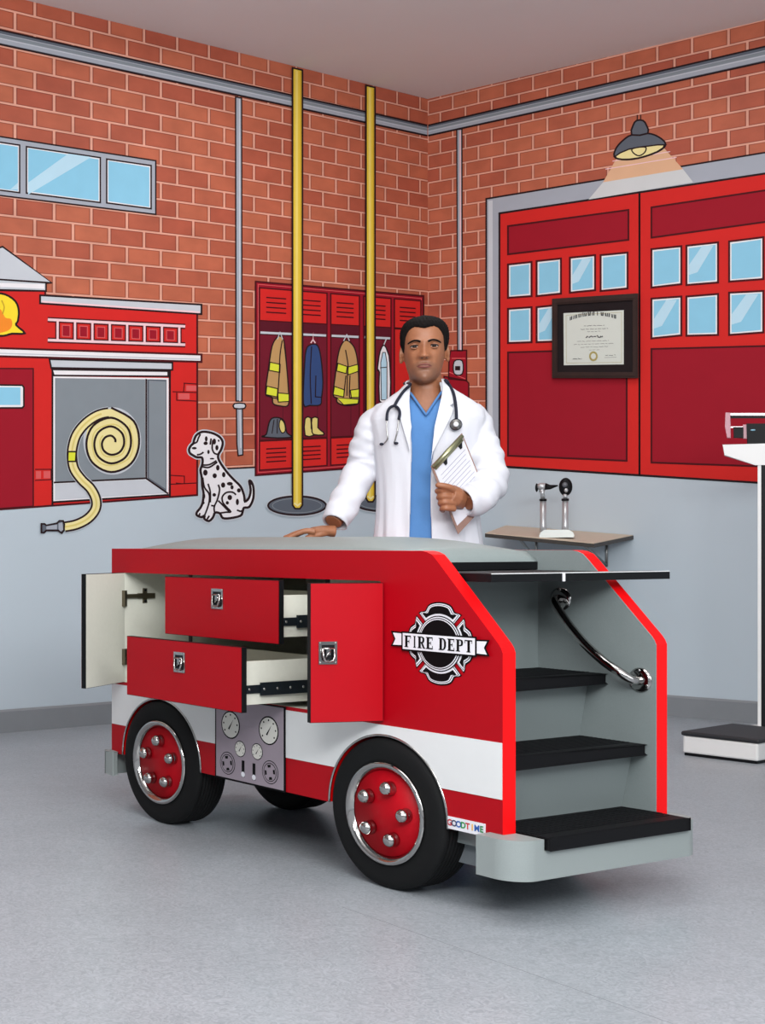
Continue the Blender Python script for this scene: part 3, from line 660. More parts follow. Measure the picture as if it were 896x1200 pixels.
for nm, px in (('otoscope', 636), ('ophthalmoscope', 662)):
    x = O(px, 600).x
    mb = MB(); mb.lathe([(.0, .03), (.018, .03), (.017, .06), (.015, zt), (.0, zt)], SIL, (x, 0, 0)); mb.lathe([(0, zt), (.0185, zt), (.0185, zt+.012), (0, zt+.012)], BLACK, (x, 0, 0)); h = mb.build('handle', ds)
z2 = zt+.012
mb = MB(); x = O(636, 600).x
mb.tube([(x, 0, z2), (x-.003, 0, z2+.03), (x-.006, 0, z2+.05)], [.011, .012, .017], SIL)
mb.ball((x-.006, 0, z2+.068), (.03, .022, .020), SIL)
mb.build('otoscope_head', ds)
mb = MB(); mb.tube([(x+.01, 0, z2+.068), (x+.035, -.002, z2+.064), (x+.075, -.004, z2+.072)], [.019, .013, .003], BLACK); mb.ball((x-.032, 0, z2+.062), (.008, .02, .024), BLACK); mb.build('ear_speculum', ds)
mb = MB(); x = O(662, 600).x
mb.tube([(x, 0, z2), (x, 0, z2+.025)], [.011, .013], SIL); mb.build('ophthalmoscope_neck', ds)
mb = MB(); mb.ball((x+.002, 0, z2+.064), (.034, .02, .050), BLACK); mb.ball((x+.004, -.016, z2+.045), (.010, .008, .012), SIL); mb.ball((x-.002, -.017, z2+.075), (.014, .006, .014), mat('lens_wheel', (90, 90, 96), .3)); mb.build('ophthalmoscope_head', ds)

# ------------------------------------------------------------------ physician scale at the right edge
PLp = Vector((3.40, 6.20, 0)); e2 = Vector((.82, .57, 0)).normalized(); e1 = Vector((.57, -.82, 0)).normalized()
sc = thing('physician_scale', 'white and black upright balance scale at the right edge of the room', 'scale', PLp+e2*.3+e1*.16)
WHM = mat('scale_enamel', (228, 228, 226), .35); GREYM = mat('scale_shadow', (60, 60, 62), .5)
def slab(a0, a1, b0, b1, z0, z1, m, name, bev=.004, par=None):
    mb = MB(); q = [PLp+e2*a0+e1*b0, PLp+e2*a0+e1*b1, PLp+e2*a1+e1*b1, PLp+e2*a1+e1*b0]
    mb.hexa([p+Vector((0, 0, z0)) for p in q], [p+Vector((0, 0, z1)) for p in q], m); return mb.build(name, par or sc, off=sc.location, bevel=bev)
slab(.005, .66, .005, .31, .0, .012, BLACK, 'foot_plate', .002); slab(0, .665, 0, .315, .012, .088, WHM, 'base_housing', .008); slab(-.006, .46, -.006, .322, .088, .108, mat('scale_mat', (30, 32, 36), .6, bump=.3), 'platform_mat', .008)
cb = PLp+e2*.58+e1*.10; ph = math.atan2(cb.x, cb.y); us = Vector((cos(ph), -sin(ph), 0)); vsn = Vector((sin(ph), cos(ph), 0))
kpx = F/(cb.y*cos(ph)); cpx_ = CX+F*cb.x/cb.y
def S(px, py, v=0):
    p = cb+us*((px-cpx_)/kpx); t = p.y; return Vector((p.x, p.y, H-(py-HY)*t/F))+vsn*v
def sprism(pts, v0, v1, m, name, bev=.003):
    mb = MB(); mb.prism([pts], lambda x, y: S(x, y, v0), lambda x, y: S(x, y, v1), m); return mb.build(name, sc, off=sc.location, bevel=bev)
sprism([(887.5, 541), (891.5, 541), (891.5, 851), (887.5, 851)], -.03, .03, WHM, 'column_side')
sprism([(908, 541), (912, 541), (912, 851), (908, 851)], -.03, .03, WHM, 'column_side')
sprism([(891.5, 541), (908, 541), (908, 851), (891.5, 851)], -.026, .028, BLACK, 'height_rod')
mb = MB()
for k in range(40): mb.prism([[(893.5, 575+k*4), (896.5 if k % 5 else 900, 575+k*4), (896.5 if k % 5 else 900, 575.8+k*4), (893.5, 575.8+k*4)]], lambda x, y: S(x, y, -.0235), lambda x, y: S(x, y, -.021), D_WHITE)
mb.build('height_marks', sc, off=sc.location)
sprism([(845.8, 521.5), (900, 520.5), (954, 521.5), (952, 533), (915, 545), (884.5, 545), (848, 533.5)], -.035, .035, WHM, 'head_bracket')
CLR = mat('clear_plastic', (176, 110, 124), .3); 
sprism([(849.5, 484), (855, 483.8), (855, 513), (851, 513), (848.5, 500)], -.02, .02, CLR, 'beam_end_guard', .001)
sprism([(855, 484.3), (950, 484.3), (950, 487), (855, 487)], -.006, .006, mat('beam_silver', (200, 190, 192), .3, .4), 'weighing_beam', .001)
sprism([(855, 487), (950, 487), (950, 490.2), (855, 490.2)], -.004, .004, BLACK, 'beam_scale', .0005)
sprism([(850, 499.8), (950, 499.8), (950, 501.5), (850, 501.5)], -.005, .005, mat('beam_silver', (200, 190, 192), .3, .4), 'lower_beam', .0005)
sprism([(859, 501.2), (870, 501.2), (870, 513), (859, 513)], -.018, .018, BLACK, 'sliding_weight', .002)
sprism([(870.2, 498), (874.2, 498), (874.2, 514), (870.2, 514)], -.012, .012, CLR, 'weight_stop', .001)
sprism([(875, 497.5), (900, 497.5), (900, 521), (875, 521)], -.025, .025, BLACK, 'large_weight', .003)
mb = MB(); mb.ball(S(882, 504.5, -.027), (.012, .006, .004), mat('blue_highlight', (150, 200, 220), .3)); mb.build('weight_glint', sc, off=sc.location)  # pale blue ball stands in for a highlight on the large weight

# ------------------------------------------------------------------ fire engine exam table: local x = towards the stairs, y = across, z = up
def nrm2(a, b): l = hypot(a, b); return (a/l, b/l)
RD = nrm2(-950-CX, F); AC = (-RD[1]*-1, RD[0]*-1)   # AC perpendicular to RD, pointing right
AC = (RD[1], -RD[0])
TY = F*H/(1041-HY); TP = Vector(((452-CX)/F*TY, TY, 0))
TR = thing('fire_engine_exam_table', 'red and white child exam table built as a fire engine with rear steps, drawers open', 'exam table', TP, atan2(-RD[1], -RD[0]))
def sp(px, py, off=0.):
    rx, ry, rz = (px-CX)/F, 1.0, -(py-HY)/F
    ox, oy = TP.x+off*AC[0], TP.y+off*AC[1]
    t = (ox*AC[0]+oy*AC[1])/(rx*AC[0]+ry*AC[1]); x, y, z = rx*t, ry*t, H+rz*t
    return (-((x-TP.x)*RD[0]+(y-TP.y)*RD[1]), z)
S0, S1 = -1.28, .383; WR = .2065; WZ = .206; WS = (0.0, -1.0)
ARCH = .214
def arc_pts(cs, z0, r=ARCH, n=26):   # from left crossing of z0 to right crossing over the top
    a = math.asin((z0-WZ)/r); return [(cs-r*cos(t), WZ+r*sin(t)) for t in [a+(pi-2*a)*i/n for i in range(n+1)]]
ZB = .202
def panel_outline():
    p = [(S0, ZB)]
    p += arc_pts(-1.0, ZB)+arc_pts(0.0, ZB)
    p += [(S1, ZB+.01), (S1, .66)]
    # rounded corners along the sloped edge
    p += [(S1, .672), (.378, .684), (.370, .695), (.175, .902), (.160, .916), (.143, .923), (.125, .926), (S0, .926)]
    return p
OPEN = [(-1.205, .458), (-.02, .458), (-.02, .842), (-1.205, .842)]
f_a = lambda a: (lambda s, z: Vector((s, a, z)))
mb = MB(); mb.prism([panel_outline(), OPEN], f_a(0), f_a(.047), T_RED, T_REDE, mhole=T_INT); lp = mb.build('side_panel', TR)
mb = MB(); mb.prism([panel_outline()], f_a(.597), f_a(.6005), T_GREY); mb.prism([panel_outline()], f_a(.6008), f_a(.645), T_RED, T_REDE); mb.build('side_panel', TR)
def stripe(a0, a1, s0, s1):
    z0, z1 = .305, .447; p = [(s0, z0)]; p += arc_pts(-1.0, z0)+arc_pts(0.0, z0); p += [(s1, z0), (s1, z1), (s0, z1)]
    mb = MB(); mb.prism([p], f_a(a0), f_a(a1), T_WHITE); return mb.build('white_stripe', TR)
stripe(-.0015, .0, S0+.002, S1-.001); stripe(.645, .6465, S0+.002, S1-.001)
mb = MB(); mb.box((S0, .047, .20), (S0+.03, .597, .926), T_RED); mb.box((S0-.001, .05, .305), (S0, .597, .447), T_WHITE); mb.build('end_panel', TR)
mb = MB(); mb.prism([[(S0-.004, -.022), (S0+.04, -.022), (S0+.04, -.002), (S0, -.002), (S0, .647), (S0+.04, .647), (S0+.04, .668), (S0-.004, .668), (S0-.022, .655), (S0-.028, .64), (S0-.028, .006), (S0-.022, -.012)]], lambda x, y: Vector((x, y, .128)), lambda x, y: Vector((x, y, .208)), T_BUMP); mb.build('bumper', TR, bevel=.004)
# chrome arch trims
for cs in WS:
    for a in (-.001, .646):
        mb = MB(); mb.tube([Vector((s, a, z)) for s, z in arc_pts(cs, ZB, ARCH-.001, 40)], .0035, CHROME, 8); mb.build('arch_trim', TR)
    # wheel well
    mb = MB()
    for (a0, a1) in ((.047, .18), (.465, .597)):
        pts = arc_pts(cs, ZB, ARCH+.003, 20); pts2 = arc_pts(cs, ZB, ARCH+.010, 20)
        mb.prism([pts+list(reversed(pts2))], f_a(a0), f_a(a1), BLACK)
    mb.build('wheel_well', TR)
# chassis
mb = MB(); mb.box((S0+.03, .047, .432), (.0, .597, .456), T_INT); mb.box((S0+.25, .19, .19), (-.24, .45, .215), BLACK); mb.box((-.78, .19, .19), (-.24, .455, .432), mat('chassis_dark', (40, 44, 50), .6)); mb.build('chassis', TR)
for xa in WS:
    mb = MB(); mb.tube([(xa, .115, WZ), (xa, .53, WZ)], .014, STEEL, 10); mb.build('axle', TR)
# wheels
R_HUB = mat('hub_red', (176, 0, 20), .5, spec=.2)
def wheel(cs, a_out, dirn):
    d = dirn; A = lambda v: a_out+d*v
    mb = MB(); c = (cs, 0, WZ)
    pr = [(.135, .004), (.150, .001), (.178, .000), (.196, .003), (.2045, .010)]
    v = .016
    while v < .112: pr += [(.2060, v), (.2060, v+.008), (.2020, v+.0095), (.2020, v+.0115)]; v += .0125
    pr += [(.204, .117), (.19, .124), (.135, .124), (.135, .004)]
    mb.lathe([(r, A(h)) for r, h in pr], RUBBER, c, 'y', 72); t = mb.build('wheel', TR, weld=True)
    mb = MB(); mb.lathe([(.141, A(.001)), (.1405, A(-.004)), (.136, A(-.0075)), (.130, A(-.0065)), (.124, A(-.001)), (.119, A(.006)), (.1165, A(.014)), (.141, A(.014)), (.141, A(.001))], CHROME, c, 'y', 72); mb.build('rim', t)
    mb = MB(); mb.lathe([(0, A(.0085)), (.117, A(.0085)), (.117, A(.02)), (0, A(.02))], R_HUB, c, 'y', 48); mb.build('hub_disc', t)
    for k in range(5):
        an = radians(72*k+(5 if cs == 0 else 90)); x = cs+.073*cos(an); z = WZ+.073*sin(an)
        mb = MB(); mb.lathe([(.020, A(.008)), (.020, A(.003)), (.0185, A(-.004)), (.0175, A(-.008)), (.019, A(-.010)), (.0185, A(-.0145)), (.014, A(-.022)), (.0075, A(-.0265)), (0, A(-.028))], CHROME, (x, 0, z), 'y', 20); mb.build('lug_nut', t)
for cs in WS: wheel(cs, -.006, 1); wheel(cs, .651, -1)

# cabinet interior
mb = MB()
mb.box((-1.222, .047, .456), (-1.205, .56, .845), T_INT); mb.box((-1.222, .545, .456), (-.005, .56, .845), T_INT); mb.box((-.02, .047, .456), (-.003, .56, .845), T_INT)
mb.box((-.905, .047, .456), (-.890, .545, .845), T_INT); mb.box((-.275, .047, .456), (-.260, .545, .845), T_INT)
mb.box((-1.222, .047, .845), (0, .56, .862), T_INT); mb.build('cabinet_carcass', TR, weld=False)
for xd in (-.906, -.276):
    mb = MB(); mb.box((xd, .0445, .458), (xd+.017, .047, .842), BLACK); mb.build('divider_edging', TR)

def latch(par, M):   # local: x right, z up, -y outward
    mb = MB(); mb.prism([[(-.027, -.031), (.027, -.031), (.027, .031), (-.027, .031)], [(-.019, -.020), (.019, -.020), (.019, .022), (-.019, .022)]], f_a(-.003), f_a(0), CHROME)
    mb.box((-.019, -.0012, -.020), (.019, 0, .022), mat('latch_recess', (26, 26, 30), .35, .6))
    for p in mb.v[:]: pass
    mb.tube([(-.0165, -.006, .012), (-.0165, -.009, -.010), (-.011, -.010, -.021), (0, -.010, -.024), (.011, -.010, -.021), (.0165, -.009, -.010), (.0165, -.006, .012)], .003, CHROME, 8)
    mb.tube([(-.0165, -.006, .012), (.0165, -.006, .012)], .003, CHROME, 8)
    mb.box((-.006, -.006, -.006), (.006, -.001, .012), CHROME); mb.tube([(-.008, -.004, -.012), (.007, -.004, .006)], .003, CHROME, 8)
    for x in (-.0225, .0225):
        for z in (-.0265, .0265): mb.ball((x, -.003, z), (.003, .002, .003), STEEL, 8, 6)
    mb.v = [M @ p for p in mb.v]
    return mb.build('latch', par)
def MT(x, y, z, rz=0): return Matrix.Translation((x, y, z)) @ Matrix.Rotation(rz, 4, 'Z')
# drawers
def drawer(s0, s1, z0, z1, a, box_depth=.36):
    d = MB(); t = .018
    d.box((s0, a, z0), (s1, a+t, z1), BLACK); d.box((s0+.0015, a-.0012, z0+.0015), (s1-.0015, a, z1-.0015), T_RED)
    f = d.build('drawer', TR)
    b = MB(); x0, x1 = max(s0+.03, -.885), s1-.028; zz0 = z0+.018; zz1 = z1-.045; y0, y1 = a+t, a+t+box_depth
    b.box((x0, y0, zz0), (x0+.012, y1, zz1), T_INT); b.box((x1-.012, y0, zz0), (x1, y1, zz1), T_INT)
    b.box((x0+.012, y0, zz0), (x1-.012, y0+.012, zz1), T_INT); b.box((x0+.012, y1-.012, zz0), (x1-.012, y1, zz1), T_INT); b.box((x0+.012, y0+.012, zz0), (x1-.012, y1-.012, zz0+.006), T_INT)
    b.build('drawer_box', f)
    for xx, sg in ((x1, 1), (x0, -1)):
        r = MB(); zc = zz0+.045
        r.box((xx, y0+.002, zc-.012), (xx+sg*.005, y1-.05, zc+.012), SLIDE); r.box((xx+sg*.005, y0+.07, zc-.019), (xx+sg*.012, .40, zc+.019), SLIDE)
        for k in range(5):
            yy = y0+.03+k*.05; r.lathe([(.004, xx+sg*.0125 if k else xx+sg*.0055), (.004, xx+sg*.014 if k else xx+sg*.007), (0, xx+sg*.014 if k else xx+sg*.007)], STEEL, (0, yy, zc), 'x', 10)
        r.build('drawer_slide', f)
    latch(f, MT((s0+s1)/2-.005, a-.0012, z0+(z1-z0)*.66))
    return f
drawer(-.845, -.312, .652, .838, -.10)
drawer(-.877, -.325, .458, .647, -.228)
# right hand door, opened outwards about its front edge
def door(hx, width, ang, z0, z1, latch_at, dirn):
    t = .018; piv = Matrix.Translation((hx, 0, 0)) @ Matrix.Rotation(ang, 4, 'Z')
    # in door space the door lies from 0 to dirn*width, outer face at y=-t
    m = MB(); x0, x1 = (0, dirn*width)
    m.box((min(x0, x1), -t, z0), (max(x0, x1), -.0012, z1), BLACK, M=piv)
    m.box((min(x0, x1)+.0015, -t-.0012, z0+.0015), (max(x0, x1)-.0015, -t, z1-.0015), T_RED, M=piv)
    m.box((min(x0, x1)+.0015, -.0012, z0+.0015), (max(x0, x1)-.0015, 0, z1-.0015), T_INT, M=piv)
    d = m.build('door', TR)
    if latch_at: latch(d, piv @ MT(latch_at, -t-.0012, (z0+z1)/2-.0))
    for zz in (z0+.09, z1-.09):
        h = MB(); hx0 = dirn*.0
        h.box((dirn*.004, .0, zz-.028), (dirn*.02, .012, zz+.028), HINGE, M=piv); h.build('hinge_cup', d)
    return d, piv
door(-.022, .215, radians(73), .458, .838, -.165, -1)
dl, pv = door(-1.203, .272, radians(-64), .458, .842, None, 1)
for zz in (.548, .76):   # cross shaped hinges on the cabinet wall
    mb = MB(); mb.box((-1.205, .055, zz-.009), (-1.192, .125, zz+.009), HINGE); mb.box((-1.205, .078, zz-.026), (-1.200, .096, zz+.026), HINGE); mb.box((-1.200, .0, zz-.007), (-1.190, .06, zz+.007), HINGE)
    mb.ball((-1.199, .087, zz+.019), (.003, .005, .005), BLACK, 8, 6); mb.ball((-1.199, .087, zz-.019), (.003, .005, .005), BLACK, 8, 6); mb.build('cabinet_hinge', TR, bevel=.001)
mb = MB(); mb.ball((-1.203, .19, .787), (.004, .005, .005), HINGE, 8, 6); mb.build('wall_screw', TR)

# gauge panel decal
g = MB(); GA = -.0035
def gp(s, z): return Vector((s, GA, z))
def gl(l): return lambda s, z: Vector((s, GA-.0006*l, z))
s0, s1, z0, z1 = -.713, -.392, .199, .456
g.box((s0, GA, z0), (s1, -.0005, z1), D_BLACK); g.flat([(s0+.006, z0+.006), (s1-.006, z0+.006), (s1-.006, z1-.004), (s0+.006, z1-.004)], gl(1), D_MAUVE)
gpn = g.build('gauge_panel', TR, weld=False)
def gauge(px, py, r, big):
    s, z = sp(px, py, GA); m = MB(); m.flat(circ(s, z, r), gl(1.6), D_BLACK); m.flat(circ(s, z, r*.90), gl(2.4), D_FACE)
    for k in range(7):
        an = radians(215-k*42); q = (s+r*.72*cos(an), z+r*.72*sin(an)); m.flat(circ(q[0], q[1], r*.07, n=8), gl(3.2), D_BLACK)
    m.flat([(s-r*.25, z-r*.28), (s-r*.12, z-r*.36), (s+r*.32, z+r*.42)], gl(3.2), D_BLACK); m.build('gauge', gpn, weld=False)
gauge(270.3, 849.5, .044, 1); gauge(314.9, 856.2, .044, 1); gauge(281.5, 877.6, .0255, 0); gauge(301.4, 880.8, .0255, 0)
for (px, py) in ((266.8, 894.3), (316.7, 905)):
    s, z = sp(px, py, GA); m = MB(); m.flat(circ(s, z, .036), gl(1.6), D_BLACK); m.flat(circ(s, z, .0335), gl(2.2), D_MAUVE); m.flat(circ(s, z, .0285), gl(2.8), D_BLACK); m.flat(circ(s, z, .0262), gl(3.4), D_MAUVE)
    for k in range(4):
        an = radians(90*k+10); c0, s0_ = cos(an), sin(an); cx, cz = s+.0185*c0, z+.0185*s0_
        m.flat([(cx-.006*s0_-.0042*c0, cz+.006*c0-.0042*s0_), (cx+.006*s0_-.0042*c0, cz-.006*c0-.0042*s0_), (cx+.0075*s0_+.0042*c0, cz-.0075*c0+.0042*s0_), (cx-.0075*s0_+.0042*c0, cz+.0075*c0+.0042*s0_)], gl(4), D_BLACK)
    m.build('valve_wheel', gpn, weld=False)
for (px, py) in ((285, 901), (297.7, 904.5)):
    s, z = sp(px, py, GA); m = MB(); m.flat([(s-.0065, z-.026), (s+.0065, z-.026), (s+.0065, z+.026), (s-.0065, z+.026)], gl(1.6), D_BLACK); m.flat(circ(s, z-.017, .0085, n=16), gl(2.4), D_WHITE); m.build('slider', gpn, weld=False)

# fire department badge
EC = (.187, .683); EA = -.0012
def el(l): return lambda s, z: Vector((EC[0]+s, EA-.0006*l, EC[1]+z))
eb = MB()
def lobe(grow, rin, half):
    pts = []
    for i in range(-10, 11):
        t = i/10.; an = half*t; r = .1065-.010*exp(-((abs(t)-.72)/.16)**2)-.003*t*t
        pts.append((an, r+grow))
    inn = [(half*t/10.*.93, rin-grow*.6) for t in range(10, -11, -1)]
    return pts+inn
def lobes(grow, half, rin, m, l):
    for k in range(4):
        b = pi/2*k
        pp = lobe(grow, rin, radians(half)); eb.flat([(r*sin(a+b), r*cos(a+b)) for a, r in pp], el(l), m)
lobes(.003, 42.5, .05, D_BLACK, 0); lobes(-.001, 41, .05, D_WHITE, 1); lobes(-.0035, 39.5, .05, D_BLACK, 2); lobes(-.005, 38.5, .05, D_WHITE, 3); lobes(-.0075, 36.5, .074, D_BLACK, 4)
for (r, m, l) in ((.0735, D_BLACK, 5), (.0705, D_WHITE, 6), (.0675, D_BLACK, 7), (.065, D_WHITE, 8), (.0625, D_BLACK, 9)): eb.flat(circ(0, 0, r, n=48), el(l), m)
for sg in (-1, 1):
    tl = [(sg*.10, -.019), (sg*.163, -.021), (sg*.151, .000), (sg*.163, .021), (sg*.10, .019)]
    tl2 = [(sg*.10, -.015), (sg*.155, -.0165), (sg*.1455, 0), (sg*.155, .0165), (sg*.10, .015)]
    tl = [(a, b+.004 if sg < 0 else b-.001) for a, b in tl]; tl2 = [(a, b+.004 if sg < 0 else b-.001) for a, b in tl2]
    eb.flat(tl, el(10), D_BLACK); eb.flat(tl2, el(11), D_WHITE)
eb.flat([(-.124, -.026), (.124, -.026), (.124, .026), (-.124, .026)], el(12), D_BLACK); eb.flat([(-.119, -.0215), (.119, -.0215), (.119, .0215), (-.119, .0215)], el(13), D_WHITE)
# serif capitals
def letter(ch, x, h, w):
    st = w*.30; sf = h*.075; th = h*.09
    rects = []; 
    def R(a, b, c, d): rects.append([(x+a*w, b*h), (x+c*w, b*h), (x+c*w, d*h), (x+a*w, d*h)])
    s = .33
    def stem(a, ser=True):
        R(a, 0, a+s, 1)
        if ser: R(a-.12, 0, a+s+.12, .075); R(a-.12, .925, a+s+.12, 1)
    if ch in 'FE':
        stem(.12); R(.12, .90, .95, 1); R(.87, .74, .95, 1); R(.3, .46, .72, .55); R(.66, .36, .73, .65)
        if ch == 'E': R(.12, 0, .97, .10); R(.89, 0, .97, .28)
    elif ch == 'I': stem(.36)
    elif ch == 'T': stem(.36, False); R(.24, 0, .75, .075); R(.0, .90, 1, 1); R(.0, .72, .07, 1); R(.93, .72, 1, 1)
    elif ch in 'RP':
        stem(.10); y0 = .45
        out = [(x+.3*w, h), (x+.62*w, h), (x+.86*w, .95*h), (x+.95*w, .82*h), (x+.95*w, .64*h), (x+.86*w, .5*h), (x+.62*w, y0*h), (x+.3*w, y0*h), (x+.3*w, (y0+.09)*h), (x+.55*w, (y0+.09)*h), (x+.66*w, .60*h), (x+.69*w, .72*h), (x+.66*w, .86*h), (x+.55*w, .91*h), (x+.3*w, .91*h)]
        rects.append(out)
        if ch == 'R': rects.append([(x+.45*w, .47*h), (x+.72*w, .47*h), (x+.98*w, .08*h), (x+1.08*w, .06*h), (x+1.08*w, 0), (x+.78*w, 0)])
    elif ch == 'D':
        stem(.10); out = [(x+.3*w, h), (x+.6*w, h), (x+.86*w, .9*h), (x+1.0*w, .68*h), (x+1.0*w, .32*h), (x+.86*w, .1*h), (x+.6*w, 0), (x+.3*w, 0), (x+.3*w, .09*h), (x+.52*w, .09*h), (x+.66*w, .18*h), (x+.72*w, .36*h), (x+.72*w, .64*h), (x+.66*w, .82*h), (x+.52*w, .91*h), (x+.3*w, .91*h)]
        rects.append(out)
    return rects
x = -.1125; hh = .0315
lt_ = MB()
for ch in 'FIRE DEPT':
    wd = {'I': .0140, ' ': .011}.get(ch, .0238)
    if ch != ' ':
        for i, r in enumerate(letter(ch, x, hh, wd)): lt_.flat([(a, b-hh/2) for a, b in r], el(14+i*.12), D_BLACK)
    x += wd+.0040
ebo = eb.build('fire_dept_badge', TR, weld=False); tag(ebo, 'black and white badge reading FIRE DEPT'); lt_.build('lettering', ebo, weld=False)

# maker's plate
def text_mesh(body, size, m, Mx, name, parent):
    cu = bpy.data.curves.new(name, 'FONT'); cu.body = body; cu.size = size; cu.align_x = 'CENTER'; cu.align_y = 'CENTER'; cu.offset = size*.035
    to = bpy.data.objects.new('tmp_text', cu); C.objects.link(to)
    dg = bpy.context.evaluated_depsgraph_get(); me = bpy.data.meshes.new_from_object(to.evaluated_get(dg))
    bpy.data.objects.remove(to); me.transform(Mx); me.materials.clear(); me.materials.append(m)
    o = bpy.data.objects.new(name, me); C.objects.link(o); o.parent = parent; return o
pc0 = sp(524, 983); pc1 = sp(569, 990)
ps0, ps1 = pc0[0]+.0, pc1[0]; zc = .219
mb = MB(); mb.box((ps0, -.003, ZB+.002), (ps1, -.0005, ZB+.034), D_WHITE); mpl = mb.build('maker_plate', TR)
cols = [(180, 30, 40), (60, 60, 90), (40, 90, 170), (30, 140, 60), (190, 40, 40), (230, 170, 30), (40, 90, 170), (30, 130, 70)]
n = 8; wd = (ps1-ps0-.006)/n
for i, ch in enumerate('GOODTIME'):
    m = mat('letter_%d_%d_%d' % cols[i], cols[i], .5)
    M = Matrix.Translation((ps0+.003+wd*(i+.5), -.0036, ZB+.018)) @ Matrix.Rotation(pi/2, 4, 'X')
    text_mesh(ch, .022, m, M, 'letter', mpl)

# stairs
RZ = [(.22, .48, .283), (.40, .355, .152), (.582, .237, .014)]  # top z, nose s, back s
mb = MB()
prof = [(.014, .10), (.014, .58), (.20, .555), (.178, .555), (.152, .40), (.152, .372), (.318, .372), (.314, .368), (.283, .22), (.283, .19), (.455, .19), (.455, .16), (.0, .16)]
prof = [(-.004, .16), (.45, .16), (.45, .192), (.283, .192), (.283, .22), (.314, .372), (.152, .372), (.152, .40), (.178, .554), (.014, .554), (.014, .858), (-.004, .858)]
mb.prism([prof], f_a(.0475), f_a(.5965), T_GREY); mb.build('stair_risers', TR)
for (z, nose, back) in RZ:
    mb = MB(); aL, aR = (.0485, .5955)
    if nose > .4:
        pl = [(back, .0485), (.384, .0485), (.384, .002), (nose-.004, .002), (nose, .008), (nose, .598), (nose-.004, .604), (.40, .604), (.40, .5955), (back, .5955)]
        pl = [(back, .0485), (nose-.004, .0485), (nose, .053), (nose, .598), (nose-.004, .602), (.40, .602), (.40, .5955), (back, .5955)]
    else: pl = [(back, aL), (nose, aL), (nose, aR), (back, aR)]
    fz = lambda zz: (lambda s, a: Vector((s, a, zz)))
    mb.prism([pl], fz(z), fz(z-.028), TREAD); t = mb.build('stair_tread', TR, bevel=.005)
    mb = MB(); a = pl[0][1]+.012
    k = 0; s_ = back+.012
    while s_ < nose-.05: mb.box((s_, .055, z), (s_+.006, .59, z+.0015), TREAD); s_ += .014
    mb.box((nose-.040, .055, z), (nose-.010, .59, z+.001), TREAD); mb.build('tread_ribs', t)
# front bumper / lowest step apron
def rc(cx, cy, r, a0, a1, n=24): return [(cx+r*cos(radians(a0+(a1-a0)*i/n)), cy+r*sin(radians(a0+(a1-a0)*i/n))) for i in range(n+1)]
bl = [(.335, .0), (.335, -.045)]+rc(.395, .02, .07, -90, 0)[0:]+rc(.395, .625, .07, 0, 90)+[(.335, .69), (.335, .645), (.384, .645), (.384, 0)]
bl = [(.346, -.001), (.346, -.052)]+rc(.398, .018, .07, -90, 0)+rc(.398, .606, .07, 0, 90)+[(.346, .676), (.346, .647), (.386, .647), (.386, -.001)]
mb = MB(); mb.prism([bl], lambda s, a: Vector((s, a, .118)), lambda s, a: Vector((s, a, .190)), T_BUMP)
# raised corner to the left of the tread, level with it
bc = [(.346, -.001), (.346, -.052)]+rc(.398, .018, .07, -90, -2)+[(.468, .045), (.386, .045), (.386, -.001)]
mb.prism([bc], lambda s, a: Vector((s, a, .190)), lambda s, a: Vector((s, a, .218)), T_BUMP)
bc2 = [(.386, .606), (.466, .606)]+rc(.398, .606, .07, 2, 90)+[(.346, .676), (.346, .647), (.386, .647)]
mb.prism([bc2], lambda s, a: Vector((s, a, .190)), lambda s, a: Vector((s, a, .212)), T_BUMP)
mb.build('step_bumper', TR, weld=False)
mb = MB(); mb.box((.10, .08, .10), (.33, .56, .16), mat('under_frame', (120, 126, 130), .5)); mb.build('step_support', TR)
# handrail on the inner right wall
mb = MB(); a0 = .597; off = .045
pt = sp(657, 702, .597); pb = sp(750, 797, .597)
for (s, z) in (pt, pb):
    mb.lathe([(0, a0-.006), (.026, a0-.006), (.034, a0-.002), (.034, a0), (0, a0)], CHROME, (s, 0, z), 'y', 28)
d = Vector((pb[0]-pt[0], 0, pb[1]-pt[1])); dn_ = d.normalized(); A_ = Vector((pt[0], a0, pt[1])); B_ = Vector((pb[0], a0, pb[1]))
path = [A_, A_+Vector((0, -.022, 0)), A_+Vector((0, -.040, 0))+dn_*.012, A_+Vector((0, -.052, 0))+dn_*.035, A_+Vector((0, -.055, -.012))+dn_*.09]
path += [A_+Vector((0, -.056, -.018))+d*.5]
path += [B_+Vector((0, -.055, -.012))-dn_*.09, B_+Vector((0, -.052, 0))-dn_*.035, B_+Vector((0, -.040, 0))-dn_*.012, B_+Vector((0, -.022, 0)), B_]
mb.tube(smooth([tuple(p) for p in path], 6), .0125, CHROME, 16)
for (s, z) in (pt, pb):
    for k in range(3):
        an = radians(90+120*k); mb.ball((s+.027*cos(an), a0-.006, z+.027*sin(an)), (.004, .002, .004), STEEL, 8, 6)
mb.build('handrail', TR)
# pull out board above the stairs
z0, z1 = .846, .868
mb = MB(); pl = [(.02, .055), (.235, .055), (.30, .058), (.30, .780), (.236, .780), (.236, .590), (.02, .590)]
mb.prism([pl], lambda s, a: Vector((s, a, z0)), lambda s, a: Vector((s, a, z1-.002)), BLACK)
mb.prism([pl], lambda s, a: Vector((s, a, z1-.002)), lambda s, a: Vector((s, a, z1)), BLACK); mb.box((.2985, .058, z1-.0015), (.3008, .779, z1+.0008), T_WHITE); lb_ = mb.build('pull_out_board', TR)
mb = MB(); mb.box((.300, .330, z0-.001), (.303, .338, z1+.001), D_WHITE); mb.build('edge_joint', lb_)
mb = MB(); mb.tube([(.06, .10, .846), (.05, .10, .80), (.02, .10, .775)], .007, BLACK, 8); mb.build('board_support', lb_)
